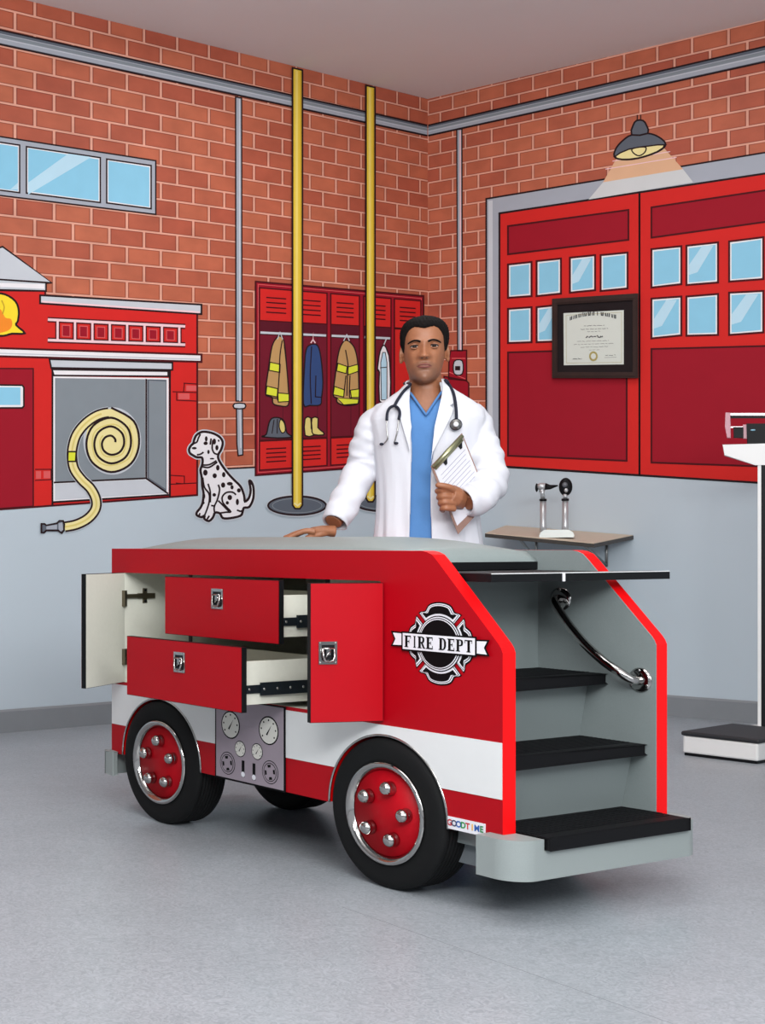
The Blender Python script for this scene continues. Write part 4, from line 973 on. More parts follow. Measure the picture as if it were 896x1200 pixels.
# pad base and pad
mb = MB(); mb.box((S0+.03, .047, .870), (.012, .597, .892), BLACK); mb.build('pad_base', TR)
def pad():
    mb = MB(); NS, NA = 60, 26; s0, s1, a0, a1 = S0+.012, .013, .050, .595; vs = []; vb = []
    for i in range(NS+1):
        s = s0+(s1-s0)*i/NS; e = min((s-s0)/.30, 1.0); e2_ = min((s1-s)/.34, 1.0)
        fe = (1-(1-min(e, 1))**2.2)**.8 if e < 1 else 1.; fe2 = (1-(1-min(e2_, 1))**2.2)**.8 if e2_ < 1 else 1.
        for j in range(NA+1):
            a = a0+(a1-a0)*j/NA; u = 2*j/NA-1; fa = (1-abs(u)**2.6)**.75
            z = .897+.022*min(1, fa*6)+(.966-.919)*fa*fe*fe2
            if i in (0, NS) or j in (0, NA): z = .895
            vs.append((s, a, z))
    fs = [(i*(NA+1)+j, (i+1)*(NA+1)+j, (i+1)*(NA+1)+j+1, i*(NA+1)+j+1) for i in range(NS) for j in range(NA)]
    n = len(vs); rim = [j for j in range(NA+1)]+[i*(NA+1)+NA for i in range(1, NS+1)]+[NS*(NA+1)+j for j in range(NA-1, -1, -1)]+[i*(NA+1) for i in range(NS-1, 0, -1)]
    bv = [(vs[k][0], vs[k][1], .8925) for k in rim]
    fs += [(rim[k], rim[(k+1) % len(rim)], n+(k+1) % len(rim), n+k) for k in range(len(rim))]; fs.append(tuple(reversed(range(n, n+len(rim)))))
    mb.add(vs+bv, fs, T_PAD, True); return mb.build('pad', TR)
pad()
# inner lining of the right panel above the stairs is grey; small red end plate behind the mattress

# ------------------------------------------------------------------ the doctor, standing behind the table; local x = picture right, y = away, z = up
DX, DY = 1.733, 4.75; PHI = atan2(DX, DY)
doc = thing('person', 'person in white lab coat and blue scrubs standing behind the red fire engine table', 'person', (DX, DY, 0), -PHI)
UX, UY = Vector((cos(PHI), -sin(PHI), 0)), Vector((sin(PHI), cos(PHI), 0))
def D(px, py, v=0.):
    r = Vector(((px-CX)/F, 1, -(py-HY)/F)); c = Vector((DX, DY, 0))+UY*v
    t = c.dot(UY)/r.dot(UY); p = r*t+Vector((0, 0, H)); q = p-Vector((DX, DY, 0))
    return Vector((q.dot(UX), v, p.z))
def skin_mat():
    m = bpy.data.materials.new('skin'); m.use_nodes = True; nt = m.node_tree; b = nt.nodes['Principled BSDF']
    tc = nt.nodes.new('ShaderNodeTexCoord'); n = nt.nodes.new('ShaderNodeTexNoise'); n.inputs['Scale'].default_value = 40
    nt.links.new(tc.outputs['Object'], n.inputs['Vector'])
    base = nt.nodes.new('ShaderNodeMix'); base.data_type = 'RGBA'; base.inputs[6].default_value = rgb(136, 86, 58); base.inputs[7].default_value = rgb(156, 101, 70)
    nt.links.new(n.outputs['Fac'], base.inputs[0])
    cur = base.outputs[2]
    def blob(loc, sc_, col, k):
        nonlocal cur
        mp = nt.nodes.new('ShaderNodeMapping'); mp.vector_type = 'TEXTURE'; mp.inputs['Location'].default_value = loc; mp.inputs['Scale'].default_value = sc_
        g = nt.nodes.new('ShaderNodeTexGradient'); g.gradient_type = 'SPHERICAL'
        nt.links.new(tc.outputs['Object'], mp.inputs['Vector']); nt.links.new(mp.outputs[0], g.inputs['Vector'])
        mr = nt.nodes.new('ShaderNodeMapRange'); mr.inputs[1].default_value = 0; mr.inputs[2].default_value = .45; mr.inputs[3].default_value = 0; mr.inputs[4].default_value = k
        nt.links.new(g.outputs['Fac'], mr.inputs[0])
        x = nt.nodes.new('ShaderNodeMix'); x.data_type = 'RGBA'; nt.links.new(mr.outputs[0], x.inputs[0]); nt.links.new(cur, x.inputs[6]); x.inputs[7].default_value = rgb(*col); cur = x.outputs[2]
    m['blobs'] = 1
    return m, blob, lambda: nt.links.new(cur, b.inputs['Base Color']), b
SKIN, blob, fin, sb_ = skin_mat(); sb_.inputs['Roughness'].default_value = .5; sb_.inputs['Subsurface Weight'].default_value = .0
HC = D(497, 409.5, -.005)      # head centre at eye height
hz = HC.z; hx = HC.x; hy = HC.y
blob((hx, hy-.085, hz-.095), (.075, .06, .05), (104, 76, 62), .55)      # shaved beard
blob((hx, hy-.09, hz-.060), (.050, .05, .012), (104, 76, 62), .3)
fin()
g_ = lambda x, s: exp(-(x/s)**2)
rows = [(-.121, .014, -.076, -.045), (-.117, .026, -.086, -.03), (-.108, .036, -.0905, -.01), (-.094, .0455, -.090, .02), (-.076, .0535, -.0885, .05), (-.052, .0600, -.0875, .074), (-.028, .0640, -.0865, .086), (0, .0675, -.085, .094), (.028, .0700, -.0865, .098), (.052, .0690, -.0840, .096), (.070, .0640, -.0750, .088), (.085, .0535, -.0590, .072), (.095, .0400, -.0420, .052), (.101, .0240, -.024, .030), (.104, .004, -.003, .004)]
def interp(tab, z):
    if z <= tab[0][0]: return tab[0][1:]
    for i in range(len(tab)-1):
        if z <= tab[i+1][0]:
            t = (z-tab[i][0])/(tab[i+1][0]-tab[i][0]); p0 = tab[max(i-1, 0)]; p1 = tab[i]; p2 = tab[i+1]; p3 = tab[min(i+2, len(tab)-1)]
            o = []
            for k in range(1, len(p1)):
                lo, hi = min(p1[k], p2[k]), max(p1[k], p2[k])
                v = .5*((2*p1[k])+(-p0[k]+p2[k])*t+(2*p0[k]-5*p1[k]+4*p2[k]-p3[k])*t*t+(-p0[k]+3*p1[k]-3*p2[k]+p3[k])*t**3); o.append(min(max(v, lo-.002), hi+.002))
            return tuple(o)
    return tab[-1][1:]
def face_bump(x, z):
    b = 0
    if -.05 < z < .02:   # nose ridge
        k = min(1, max(0, (.016-z)/.052)); k2 = 1 if z > -.036 else max(0, 1-(-.036-z)/.010)
        b += (.005+.021*k**1.3)*k2*g_(x, .0085+.0045*k)
    for s in (-1, 1):
        b += .0100*g_(x-s*.0135, .0062)*g_(z+.0345, .0072)             # nostril wings
        b -= .0095*g_(x-s*.031, .017)*g_(z-.001, .0125)               # eye sockets
        b += .0060*g_(x-s*.030, .022)*g_(z-.021, .0085)               # brow
        b += .0040*g_(x-s*.045, .018)*g_(z+.026, .018)                # cheekbones
        b -= .0025*g_(x-s*.047, .012)*g_(z+.070, .025)
        b -= .0030*g_(x-s*.027, .006)*g_(z+.046, .015)                # fold by the mouth
    b += .0045*g_(x, .021)*g_(z+.0605, .0045)+.0058*g_(x, .019)*g_(z+.0705, .0055)   # lips
    b -= .0035*g_(x, .025)*g_(z+.0655, .0018)
    b -= .0035*g_(x, .018)*g_(z+.0815, .006)
    b += .0050*g_(x, .018)*g_(z+.100, .012)
    b -= .0018*g_(x, .003)*g_(z+.050, .006)
    return b
def head_pt(a, z, out=0):    # a: angle, 0 = front
    w_, yf, yb = interp(rows, z)
    sx = sin(a); cx = cos(a); ex = .88
    x = w_*math.copysign(abs(sx)**ex, sx); yc = (yf+yb)/2*.0+ .01; 
    y = yc-(yc-yf)*abs(cx)**ex if cx > 0 else yc+(yb-yc)*abs(cx)**ex
    r = hypot(x, y-yc) or 1e-6
    if out: x += out*x/r; y += out*(y-yc)/r
    if cx > 0: y -= face_bump(x, z)*min(1, cx*1.6)
    return x, y
def hw(x, y, z): return Vector((hx+x, hy+y, hz+z))
NA_, NZ_ = 144, 110
body_mb = MB(); zs = [-.121+(.225)*((i/NZ_)) for i in range(NZ_+1)]
rings = []
for z in zs: rings.append([hw(*head_pt(2*pi*k/NA_, z), z) for k in range(NA_)])
body_mb.loft(rings, SKIN)
# ears
for s in (-1, 1):
    M = Matrix.Translation(hw(s*.072, .008, -.012)) @ Matrix.Rotation(s*.35, 4, 'Z') @ Matrix.Rotation(-s*.12, 4, 'Y')
    body_mb.ball((0, 0, .004), (.008, .017, .028), SKIN, 20, 14, M=M); body_mb.ball((0, .000, -.020), (.007, .009, .013), SKIN, 14, 10, M=M)
# neck and torso core
def ell(cx, cy, z, a, b, n=32, ex=1.0): return [Vector((cx+a*math.copysign(abs(cos(2*pi*k/n))**ex, cos(2*pi*k/n)), cy+b*math.copysign(abs(sin(2*pi*k/n))**ex, sin(2*pi*k/n)), z)) for k in range(n)]
nx = D(499, 460, 0).x
body_mb.loft([ell(nx, .02, 1.30, .11, .07), ell(nx, .015, 1.40, .10, .068), ell(nx, .018, 1.445, .070, .058), ell(nx, .02, 1.47, .056, .054), ell(nx, .02, 1.50, .053, .055), ell(hx, .02, 1.53, .052, .058), ell(hx, .015, 1.56, .05, .06)], SKIN)
tcx = D(500, 560, 0).x
body_mb.loft([ell(tcx, .0, .82, .14, .09), ell(tcx, .01, .95, .13, .075), ell(tcx, .015, 1.1, .12, .065), ell(tcx, .015, 1.25, .13, .070), ell(tcx, .015, 1.34, .14, .070), ell(tcx, .015, 1.40, .11, .06), ell(tcx, .018, 1.43, .065, .048)], SKIN)
# arms (inside the sleeves) with wrists
RS = D(447, 490, .02); RE = D(420, 556, .03); RWp = D(390, 612, -.09)
LS = D(556, 494, .02); LE = D(570, 562, -.08); LWp = D(546, 588, -.165)
body_mb.tube(smooth([tuple(RS), tuple(RE), tuple(RWp)], 6), [.036, .038, .040, .040, .040, .039, .039, .038, .037, .035, .033, .031, .028], SKIN, 20)
body_mb.tube(smooth([tuple(LS), tuple(D(563, 520, .0)), tuple(D(569, 545, -.04)), tuple(D(569, 565, -.09)), tuple(D(558, 582, -.138)), tuple(LWp)], 4), [.036]*6+[.038]*9+[.035, .034, .032, .031, .030, .028], SKIN, 20)
for s in (-1, 1):
    body_mb.loft([ell(tcx+s*.085, .02, .07, .045, .055, 20), ell(tcx+s*.085, .02, .12, .038, .042, 20), ell(tcx+s*.083, .02, .35, .055, .06, 20), ell(tcx+s*.08, .01, .50, .055, .06, 20), ell(tcx+s*.075, 0, .7, .078, .085, 20), ell(tcx+s*.07, 0, .88, .085, .095, 20)], SKIN)
    body_mb.loft([ell(tcx+s*.088, -.02, .015, .04, .11, 20), ell(tcx+s*.088, -.02, .05, .038, .10, 20), ell(tcx+s*.086, .01, .09, .035, .06, 20)], SKIN)
def finger(path, r0, r1):
    p = smooth([tuple(q) for q in path], 5); n = len(p)
    body_mb.tube([Vector(q) for q in p]+[Vector(p[-1])+(Vector(p[-1])-Vector(p[-2])).normalized()*r1*.6], [r0+(r1-r0)*i/(n-1) for i in range(n)]+[r1*.5], SKIN, 12)
# his right hand, resting on the pad, fingers pointing to picture left
HB = D(388, 622, -.10)
zt_ = .985
kn = D(366, 622.5, -.125)     # knuckles
palm = [HB+Vector((.012, .0, -.002)), (HB+kn)/2+Vector((0, 0, .002)), kn]
body_mb.tube(palm, [(.027, .021), (.036, .017), (.038, .014)], SKIN, 16)
for i, (oy, ln, r) in enumerate(((-.034, .062, .0095), (-.011, .074, .010), (.012, .070, .0098), (.032, .056, .0088))):
    b = kn+Vector((.012, oy, -.002)); e = Vector((-1, oy*1.2, 0)).normalized()
    finger([b, b+e*.03+Vector((0, 0, .003)), b+e*(.03+ln*.45)+Vector((0, 0, -.005)), b+e*(.03+ln*.75)+Vector((0, 0, -.014)), b+e*(.03+ln)+Vector((0, 0, -.021))], r+.001, r-.0018)
b = HB+Vector((-.012, -.024, -.006))
finger([b, b+Vector((-.022, -.018, -.006)), b+Vector((-.046, -.027, -.013)), b+Vector((-.066, -.029, -.019))], .012, .009)
# his left hand, closed on the lower left edge of the clipboard

A3 = D(504.5, 546.5, -.185); B3 = D(541, 507.5, -.140); C3 = D(536.5, 626, -.165); D3 = B3+(C3-A3)
bu = (B3-A3).normalized(); bv = (C3-A3).normalized(); bn = bu.cross(bv).normalized()
if bn.y > 0: bn = -bn
bv = (bv-bu*bv.dot(bu)).normalized()
ec = A3+(C3-A3)*.50          # grip point on the long edge
wr = LWp
kn2 = D(524, 577, -0.200)
body_mb.tube([wr, D(540, 586, -0.165), D(533, 583, -0.190), D(526, 580, -0.205)], [(.027, .025), (.030, .030), (.032, .036), (.028, .036)], SKIN, 16)
for i, (py, r) in enumerate(((575, .0098), (582.5, .0102), (589.5, .0100), (596.5, .0090))):
    k0 = D(531+i*.6, py, -0.208); k1 = D(520+i*.9, py-1.0, -0.227); k2 = D(512.5+i*1.7, py+.3, -0.215); k3 = D(514.5+i*1.5, py+2.0, -0.187)
    finger([k0, k1, k2, k3], r+.001, r-.0012)
finger([D(536, 580, -0.190), D(529, 572.5, -0.223), D(520, 569.5, -0.237), D(512, 568.5, -0.237)], .0125, .0092)
bo = body_mb.build('body', doc, weld=False)
md = bo.modifiers.new('remesh', 'REMESH'); md.mode = 'VOXEL'; md.voxel_size = .0030; md.use_smooth_shade = True
md = bo.modifiers.new('smooth', 'SMOOTH'); md.factor = .4; md.iterations = 2
# eyes, lids, brows, lips
EYEW = mat('eye_white', (160, 146, 138), .25); IRIS = mat('iris_brown', (34, 20, 14), .5, spec=.2); PUP = mat('pupil', (8, 6, 6), .15); BROW = mat('hair_black', (17, 13, 12), .85, noise=.4, nscale=200, bump=.8, bscale=260, spec=.15)
LIP = mat('lip', (118, 62, 56), .5); LASH = mat('lash', (30, 18, 14), .6)
for s in (-1, 1):
    c = hw(s*.0310, -.0680, .0005)
    mb = MB(); mb.ball(c, (.0128, .0125, .0066), EYEW, 24, 16); e = mb.build('eye', doc)
    mb = MB(); mb.lathe([(.0, -.0006), (.0036, -.0002), (.0066, .0012), (.0066, .002), (0, .002)], IRIS, (c.x+.0003, c.y-.0128, c.z), 'y', 20); mb.lathe([(0, -.0012), (.0024, -.0009), (.0024, .001), (0, .001)], PUP, (c.x+.0003, c.y-.0125, c.z), 'y', 14); mb.build('iris', e)
    mb = MB(); up = []; lo = []
    for i in range(13):
        t = -1+2*i/12.; xx = s*.031+t*.0140; zu = .0005+.0052*(1-t*t)**.6-.001*t*s; zl = .0005-.0050*(1-t*t)**.7
        yy = -.0812+.0055*t*t*1.2
        up.append(hw(xx, yy, zu)); lo.append(hw(xx, yy+.001, zl))
    mb.tube(up, [.0008+.0015*(1-(-1+2*i/12.)**2) for i in range(13)], LASH, 8); mb.build('upper_lid', e)
    mb = MB(); mb.tube([p+Vector((0, 0, .003)) for p in up], [.0010+.0022*(1-(-1+2*i/12.)**2) for i in range(13)], SKIN, 8); mb.tube([p+Vector((0, .0005, -.0012)) for p in lo], [.0008+.0014*(1-(-1+2*i/12.)**2) for i in range(13)], SKIN, 8); mb.build('eyelid', e)
    mb = MB(); pth = []
    for i in range(12):
        t = i/11.; xx = s*(.012+.040*t); zz = .0150+.0065*sin(pi*min(1, t*.95)**.9)-.0025*t
        hx_, hy_ = 0, 0; 
        yf = interp(rows, zz)[1]; wq = interp(rows, zz)[0]; y = .01-(.01-yf)*max(0, 1-(abs(xx)/wq)**(2/.88))**(.88/2)-face_bump(xx, zz)
        pth.append(hw(xx, y-.0008, zz))
    mb.tube(pth, [(.0016+.0030*sin(pi*min(1, (i+2.5)/14.)), .0034*(1-.35*i/11.)) for i in range(12)], BROW, 8); mb.build('eyebrow', doc)
for s in (-1, 1):
    mb = MB(); mb.ball(hw(s*.0072, -.1085, -.0425), (.0036, .004, .0016), LASH, 10, 6); mb.build('nostril', doc)  # dark balls stand in for the shade inside the nose openings
mb = MB()
def facept(xx, zz, o=0):
    wq, yf, yb = interp(rows, zz); return hw(xx, .01-(.01-yf)*max(0, 1-(abs(xx)/wq)**(2/.88))**(.88/2)-face_bump(xx, zz)-o, zz)
def lip(z0, zmid, h0, o):
    vs = []; N = 20
    for i in range(N+1):
        t = -1+2*i/N; xx = t*.0245; k = (1-t*t)**.75
        for j in range(5): vs.append(facept(xx, z0+(zmid+h0*(j/4.))*k*1.0-.0012*t*t, o*k*sin(pi*(j+.3)/4.6)+.0004))
    return vs, [(i*5+j, (i+1)*5+j, (i+1)*5+j+1, i*5+j+1) for i in range(N) for j in range(4)]
v, f = lip(-.0655, .0004, .0068, .0016); mb.add(v, f, LIP, True); v, f = lip(-.0655, -.0090, .0084, .0022); mb.add(v, f, LIP, True)
mb.tube([facept(-.0245+.049*i/14., -.0655-.0012*(-1+2*i/14.)**2, .0012) for i in range(15)], [.0004+.0008*(1-(-1+2*i/14.)**2) for i in range(15)], LASH, 6)
mb.build('lips', doc, weld=False)
# hair
def hairline(a):   # a: 0 front .. pi back
    a = abs((a+pi) % (2*pi)-pi); d = math.degrees(a)
    tab = [(0, .061), (12, .065), (26, .068), (40, .060), (50, .046), (57, .032), (64, .004), (72, -.014), (82, -.022), (90, .008), (100, .022), (112, .0), (125, -.045), (145, -.072), (180, -.078)]
    for i in range(len(tab)-1):
        if d <= tab[i+1][0]:
            t = (d-tab[i][0])/(tab[i+1][0]-tab[i][0]); return tab[i][1]*(1-t)+tab[i+1][1]*t
    return tab[-1][1]
mb = MB(); NA2, NT = 128, 30; rr = random.Random(5); vs = []
for i in range(NT+1):
    t = i/NT
    for k in range(NA2):
        a = 2*pi*k/NA2; z0h = hairline(a); z = z0h+(.1035-z0h)*(1-(1-t)**1.25)
        front = max(0, cos(a)); o = .0015+.0105*min(1, t*5)**.6+(.004*front*min(1, t*2.5)); side_ = abs(sin(a)); o -= .0065*side_*max(0, 1-t*1.2)
        o += .0012*sin(a*37+z*300)+.0010*sin(a*53-z*420)
        x, y = head_pt(a, min(z, .1035), o)
        lift = .007*(t**3)+.003*front*min(1, t*3)
        vs.append(hw(x, y, z+lift))
fs = [(i*NA2+k, i*NA2+(k+1) % NA2, (i+1)*NA2+(k+1) % NA2, (i+1)*NA2+k) for i in range(NT) for k in range(NA2)]; fs.append(tuple(NT*NA2+k for k in range(NA2)))
mb.add(vs, fs, BROW, True)
ivs = []
for k in range(NA2):
    a = 2*pi*k/NA2; x, y = head_pt(a, hairline(a), -.004); ivs.append(hw(x, y, hairline(a)))
n0 = len(mb.v); mb.add([vs[k] for k in range(NA2)]+ivs, [(k, NA2+k, NA2+(k+1) % NA2, (k+1) % NA2) for k in range(NA2)], BROW, True)
mb.build('hair', doc)

# clothes
SCRUB = mat('scrub_blue', (72, 120, 174), .8, noise=.06, nscale=30, bump=.2, bscale=120); COAT = mat('coat_white', (203, 204, 211), .75, noise=.02, nscale=8, bump=.1, bscale=90)
SHOE = mat('shoe_black', (24, 24, 26), .4); SCRUBD = mat('scrub_band', (70, 116, 168), .8)
TR_ROWS = [(.60, .196, .140), (.80, .186, .132), (.95, .176, .122), (1.05, .166, .116), (1.15, .164, .114), (1.25, .172, .118), (1.33, .184, .118), (1.375, .190, .108), (1.405, .176, .092), (1.430, .146, .082), (1.455, .110, .072), (1.475, .082, .068), (1.492, .068, .068)]
def trow(z): return interp(TR_ROWS, z)
def torso_pt(x, z, out=0, back=False):
    a, b = trow(z); cxz = tcx+(nx-tcx)*max(0, min(1, (z-1.38)/.1)); cy = .012
    u = max(-1, min(1, (x-cxz)/a)); y = (b)*(1-abs(u)**2.4)**(1/2.4)+out
    return Vector((x, cy+(y if back else -y), z))
# scrub top
mb = MB(); rg = []
for i in range(30):
    z = .74+(1.452-.74)*i/29.; a, b = trow(z); cxz = tcx+(nx-tcx)*max(0, min(1, (z-1.38)/.1)); ring = []
    for k in range(56):
        t = 2*pi*k/56; c, s = cos(t), sin(t)
        fold = .002*sin(8*t+z*9)*(1 if s < 0 else 0)
        ring.append(Vector((cxz+(a-.014+fold)*math.copysign(abs(c)**.84, c), .012+(b-.014+fold)*math.copysign(abs(s)**.84, s), z)))
    rg.append(ring)
# cut the V neck by lowering the front rim
vz = D(499, 485, -.1).z
top = []
for p in rg[-1]:
    pass
mb = MB(); N = 64; KR = 34; vs = []
def vneck(x):   # height of the neckline at x on the front
    d = abs(x-nx); return min(1.458, vz+d*1.62)
for j in range(KR+1):
    for k in range(N):
        t = 2*pi*k/N; c, s = cos(t), sin(t)
        ztop = 1.462
        # estimate x at top
        for _ in range(3):
            a, b = trow(ztop); x = nx+(a-.012)*math.copysign(abs(c)**.84, c)
            ztop = vneck(x) if s < 0 else 1.462
        z = .74+(ztop-.74)*j/KR; a, b = trow(z); cxz = tcx+(nx-tcx)*max(0, min(1, (z-1.38)/.1))
        f = .0025*sin(9*t+z*6)+.002*sin(17*t-z*13) if s < 0 else 0
        vs.append(Vector((cxz+(a-.013)*math.copysign(abs(c)**.84, c), .012+(b-.013+f)*math.copysign(abs(s)**.84, s), z)))
fs = [(j*N+k, j*N+(k+1) % N, (j+1)*N+(k+1) % N, (j+1)*N+k) for j in range(KR) for k in range(N)]
mb.add(vs, fs, SCRUB, True); st = mb.build('scrub_top', doc); md = st.modifiers.new('solid', 'SOLIDIFY'); md.thickness = .003; md.offset = -1
mb = MB(); pts = []
for i in range(-12, 13):
    x = nx+i/12.*.060
    z = vneck(x); pts.append(torso_pt(x, z-.003, -.006))
mb.tube(pts, [(.0045, .0045)]*len(pts), SCRUBD, 6); mb.build('neck_band', st)
mb = MB()
for s in (-1, 1):
    mb.loft([ell(tcx+s*.087, .02, .085, .065, .075, 24), ell(tcx+s*.086, .02, .3, .07, .078, 24), ell(tcx+s*.082, .01, .55, .078, .088, 24), ell(tcx+s*.076, 0, .75, .09, .105, 24), ell(tcx+s*.07, 0, .92, .095, .108, 24)], SCRUB)
mb.build('trousers', doc, weld=False)
for s in (-1, 1):
    mb = MB(); mb.loft([ell(tcx+s*.09, -.025, .0, .048, .125, 24), ell(tcx+s*.09, -.025, .03, .050, .128, 24), ell(tcx+s*.09, -.01, .06, .045, .10, 24), ell(tcx+s*.088, .02, .10, .042, .06, 24)], SHOE); mb.build('shoe', doc)
# coat: shell with open front, sleeves, lapels, remeshed as one cloth
def open_x(z):   # left and right edges of the front opening
    tabL = [(.60, 470), (.80, 476), (.965, 479), (1.10, 480.5), (1.25, 481.5), (1.38, 480), (1.44, 477), (1.492, 480)]
    tabR = [(.60, 516), (.80, 510), (.965, 505.5), (1.10, 504), (1.20, 505), (1.30, 510), (1.38, 515), (1.44, 519), (1.492, 516)]
    def it2(t, z):
        if z <= t[0][0]: return t[0][1]
        for i in range(len(t)-1):
            if z <= t[i+1][0]: return t[i][1]+(t[i+1][1]-t[i][1])*(z-t[i][0])/(t[i+1][0]-t[i][0])
        return t[-1][1]
    py = HY-(z-H)*F/DY*1.0
    return D(it2(tabL, z), py, -.11).x, D(it2(tabR, z), py, -.11).x
cm = MB(); zsC = [.56+(1.490-.56)*i/46. for i in range(47)]; NK = 72; TH = .010
outer_, inner_ = [], []
for z in zsC:
    a, b = trow(z); cxz = tcx+(nx-tcx)*max(0, min(1, (z-1.38)/.1)); xl, xr = open_x(z); ex = .84
    def ang(x): u = max(-.98, min(.98, (x-cxz)/a)); return math.acos(math.copysign(abs(u)**(1/ex), u))
    tR = -ang(xr); tL = -ang(xl)           # angles on the front half (sin<0)
    start = tR; end = tL+2*pi
    ro, ri = [], []
    for k in range(NK+1):
        t = start+(end-start)*k/NK; c, s = cos(t), sin(t)
        hem = max(0, (1.2-z))
        f = .0035*sin(11*t+2*sin(z*7))*min(1, hem*3+.25)+.0025*sin(23*t+z*12)*min(1, hem*2+.2)
        f *= 1 if s < .3 else .5
        cc = math.copysign(abs(c)**ex, c); ss = math.copysign(abs(s)**ex, s)
        ro.append(Vector((cxz+(a+f)*cc, .012+(b+f+.002)*ss, z))); ri.append(Vector((cxz+(a+f-TH)*cc, .012+(b+f+.002-TH)*ss, z)))
    outer_.append(ro); inner_.append(ri)
vs = [p for r in outer_ for p in r]+[p for r in inner_ for p in r]; W1 = NK+1; NR_ = len(zsC); o2 = NR_*W1; fs = []
for i in range(NR_-1):
    for k in range(NK):
        a = i*W1+k; fs.append((a, a+1, a+W1+1, a+W1)); fs.append((o2+a, o2+a+W1, o2+a+W1+1, o2+a+1))
    a = i*W1; fs.append((a, a+W1, o2+a+W1, o2+a)); a = i*W1+NK; fs.append((a, o2+a, o2+a+W1, a+W1))
for k in range(NK): a = k; fs.append((a, o2+a, o2+a+1, a+1)); a = (NR_-1)*W1+k; fs.append((a, a+1, o2+a+1, o2+a))
cm.add(vs, fs, COAT, True)
def sleeve(pts, rad, seed, cuff):
    p = [Vector(q) for q in smooth([tuple(q) for q in pts], 10)]; n = len(p); seg = 36; r0 = []
    for i in range(n):
        t = i/(n-1)*(len(rad)-1); j = min(int(t), len(rad)-2); r0.append(rad[j]*(1-(t-j))+rad[j+1]*(t-j))
    rings = []; t0 = (p[1]-p[0]).normalized(); u = t0.cross(Vector((0, 1, 0))).normalized()
    for i in range(n):
        tt = (p[min(i+1, n-1)]-p[max(i-1, 0)]).normalized(); u = (u-tt*u.dot(tt)).normalized(); v = tt.cross(u); ring = []
        L = i/(n-1)
        for k in range(seg):
            an = 2*pi*k/seg
            wv = (.0024*sin(L*30+2*an+seed)+.0022*sin(L*49-3*an+2*seed)+.0016*sin(L*76+an))*min(1, .35+L*1.6)
            ring.append(p[i]+(u*cos(an)+v*sin(an))*(r0[i]+wv))
        rings.append(ring)
    inner = []                              # turn the cuff inwards so the wrist leaves a real opening
    e = (p[-1]-p[-2]).normalized()
    last = rings[-1]; c = p[-1]
    inner.append([c+(q-c)*.84 for q in last]); inner.append([c-e*.035+(q-c)*.78 for q in last])
    cm.loft(rings+inner, COAT)
sleeve([D(455, 483, .02), D(440, 497, .02), D(430, 522, .025), D(424, 548, .03), D(407, 583, -.03), D(392, 613, -.085)], [.040, .056, .056, .055, .053, .046], 1.0, 0)
sleeve([D(548, 480, .02), D(556, 494, .02), D(563, 520, .0), D(570, 545, -.04), D(571, 567, -.09), D(559, 583, -.14), D(543.5, 588.5, -.165)], [.040, .052, .056, .060, .062, .055, .050], 2.3, 0)
for s, q in ((-1, D(451, 486, .015)), (1, D(553, 487, .015))): cm.ball(q, (.046, .055, .044), COAT, 24, 16)
ct = cm.build('lab_coat', doc, weld=False)
md = ct.modifiers.new('remesh', 'REMESH'); md.mode = 'VOXEL'; md.voxel_size = .0040; md.use_smooth_shade = True
md = ct.modifiers.new('smooth', 'SMOOTH'); md.factor = .5; md.iterations = 3
# lapels and collar laid on the coat
def lay(pts, o0=.010, o1=.017, m=COAT, name='lapel', nsub=1):
    """pts: pixel outline; mesh follows the chest"""
    mb = MB(); P = []
    n = len(pts)
    for i in range(n):
        for k in range(4): P.append(tuple(pts[i][j]+(pts[(i+1) % n][j]-pts[i][j])*k/4. for j in (0, 1)))
    def f(o):
        def g(px, py):
            q = D(px, py, -.10); q = torso_pt(q.x, q.z, o+.002); q2 = D(px, py, q.y); return torso_pt(q2.x, q2.z, o+.002)
        return g
    mb.prism([P], f(o1), f(o0), m); return mb.build(name, ct, bevel=.0015)
lay([(481, 449), (476, 452), (466, 469), (463, 478), (470, 480), (468, 487), (480, 528), (481.5, 500), (479.5, 470)], .0, .015)
lay([(517, 444), (520, 446), (533, 462), (536, 470), (527, 475), (531, 479), (529, 486), (507, 530), (505, 540), (509, 500), (516, 470), (519, 456)], .0, .015)
mb = MB(); cp = []
for i in range(21):
    t = pi*(i/20.)*1.0; cp.append(Vector((nx+.064*cos(t), .022+.066*sin(t)-.030*abs(cos(t))**3, 1.492+.010*sin(t))))
mb.tube(cp, [(.002+.007*sin(pi*i/20.)**.5, .002+.014*sin(pi*i/20.)**.5) for i in range(21)], COAT, 10); mb.build('collar', ct)
# breast pocket seam
mb = MB(); f3 = lambda px, py: torso_pt(D(px, py, -.12).x, D(px, py, -.12).z, .005)
mb.tube([f3(521, 475.5), f3(529, 476.5)], .0012, mat('seam_grey', (190, 190, 188), .8), 6); mb.build('button_hole', ct)
mb = MB(); mb.ball(D(556.5, 541, -.085), (.006, .01, .010), mat('button_dark', (40, 42, 54), .5), 12, 8)

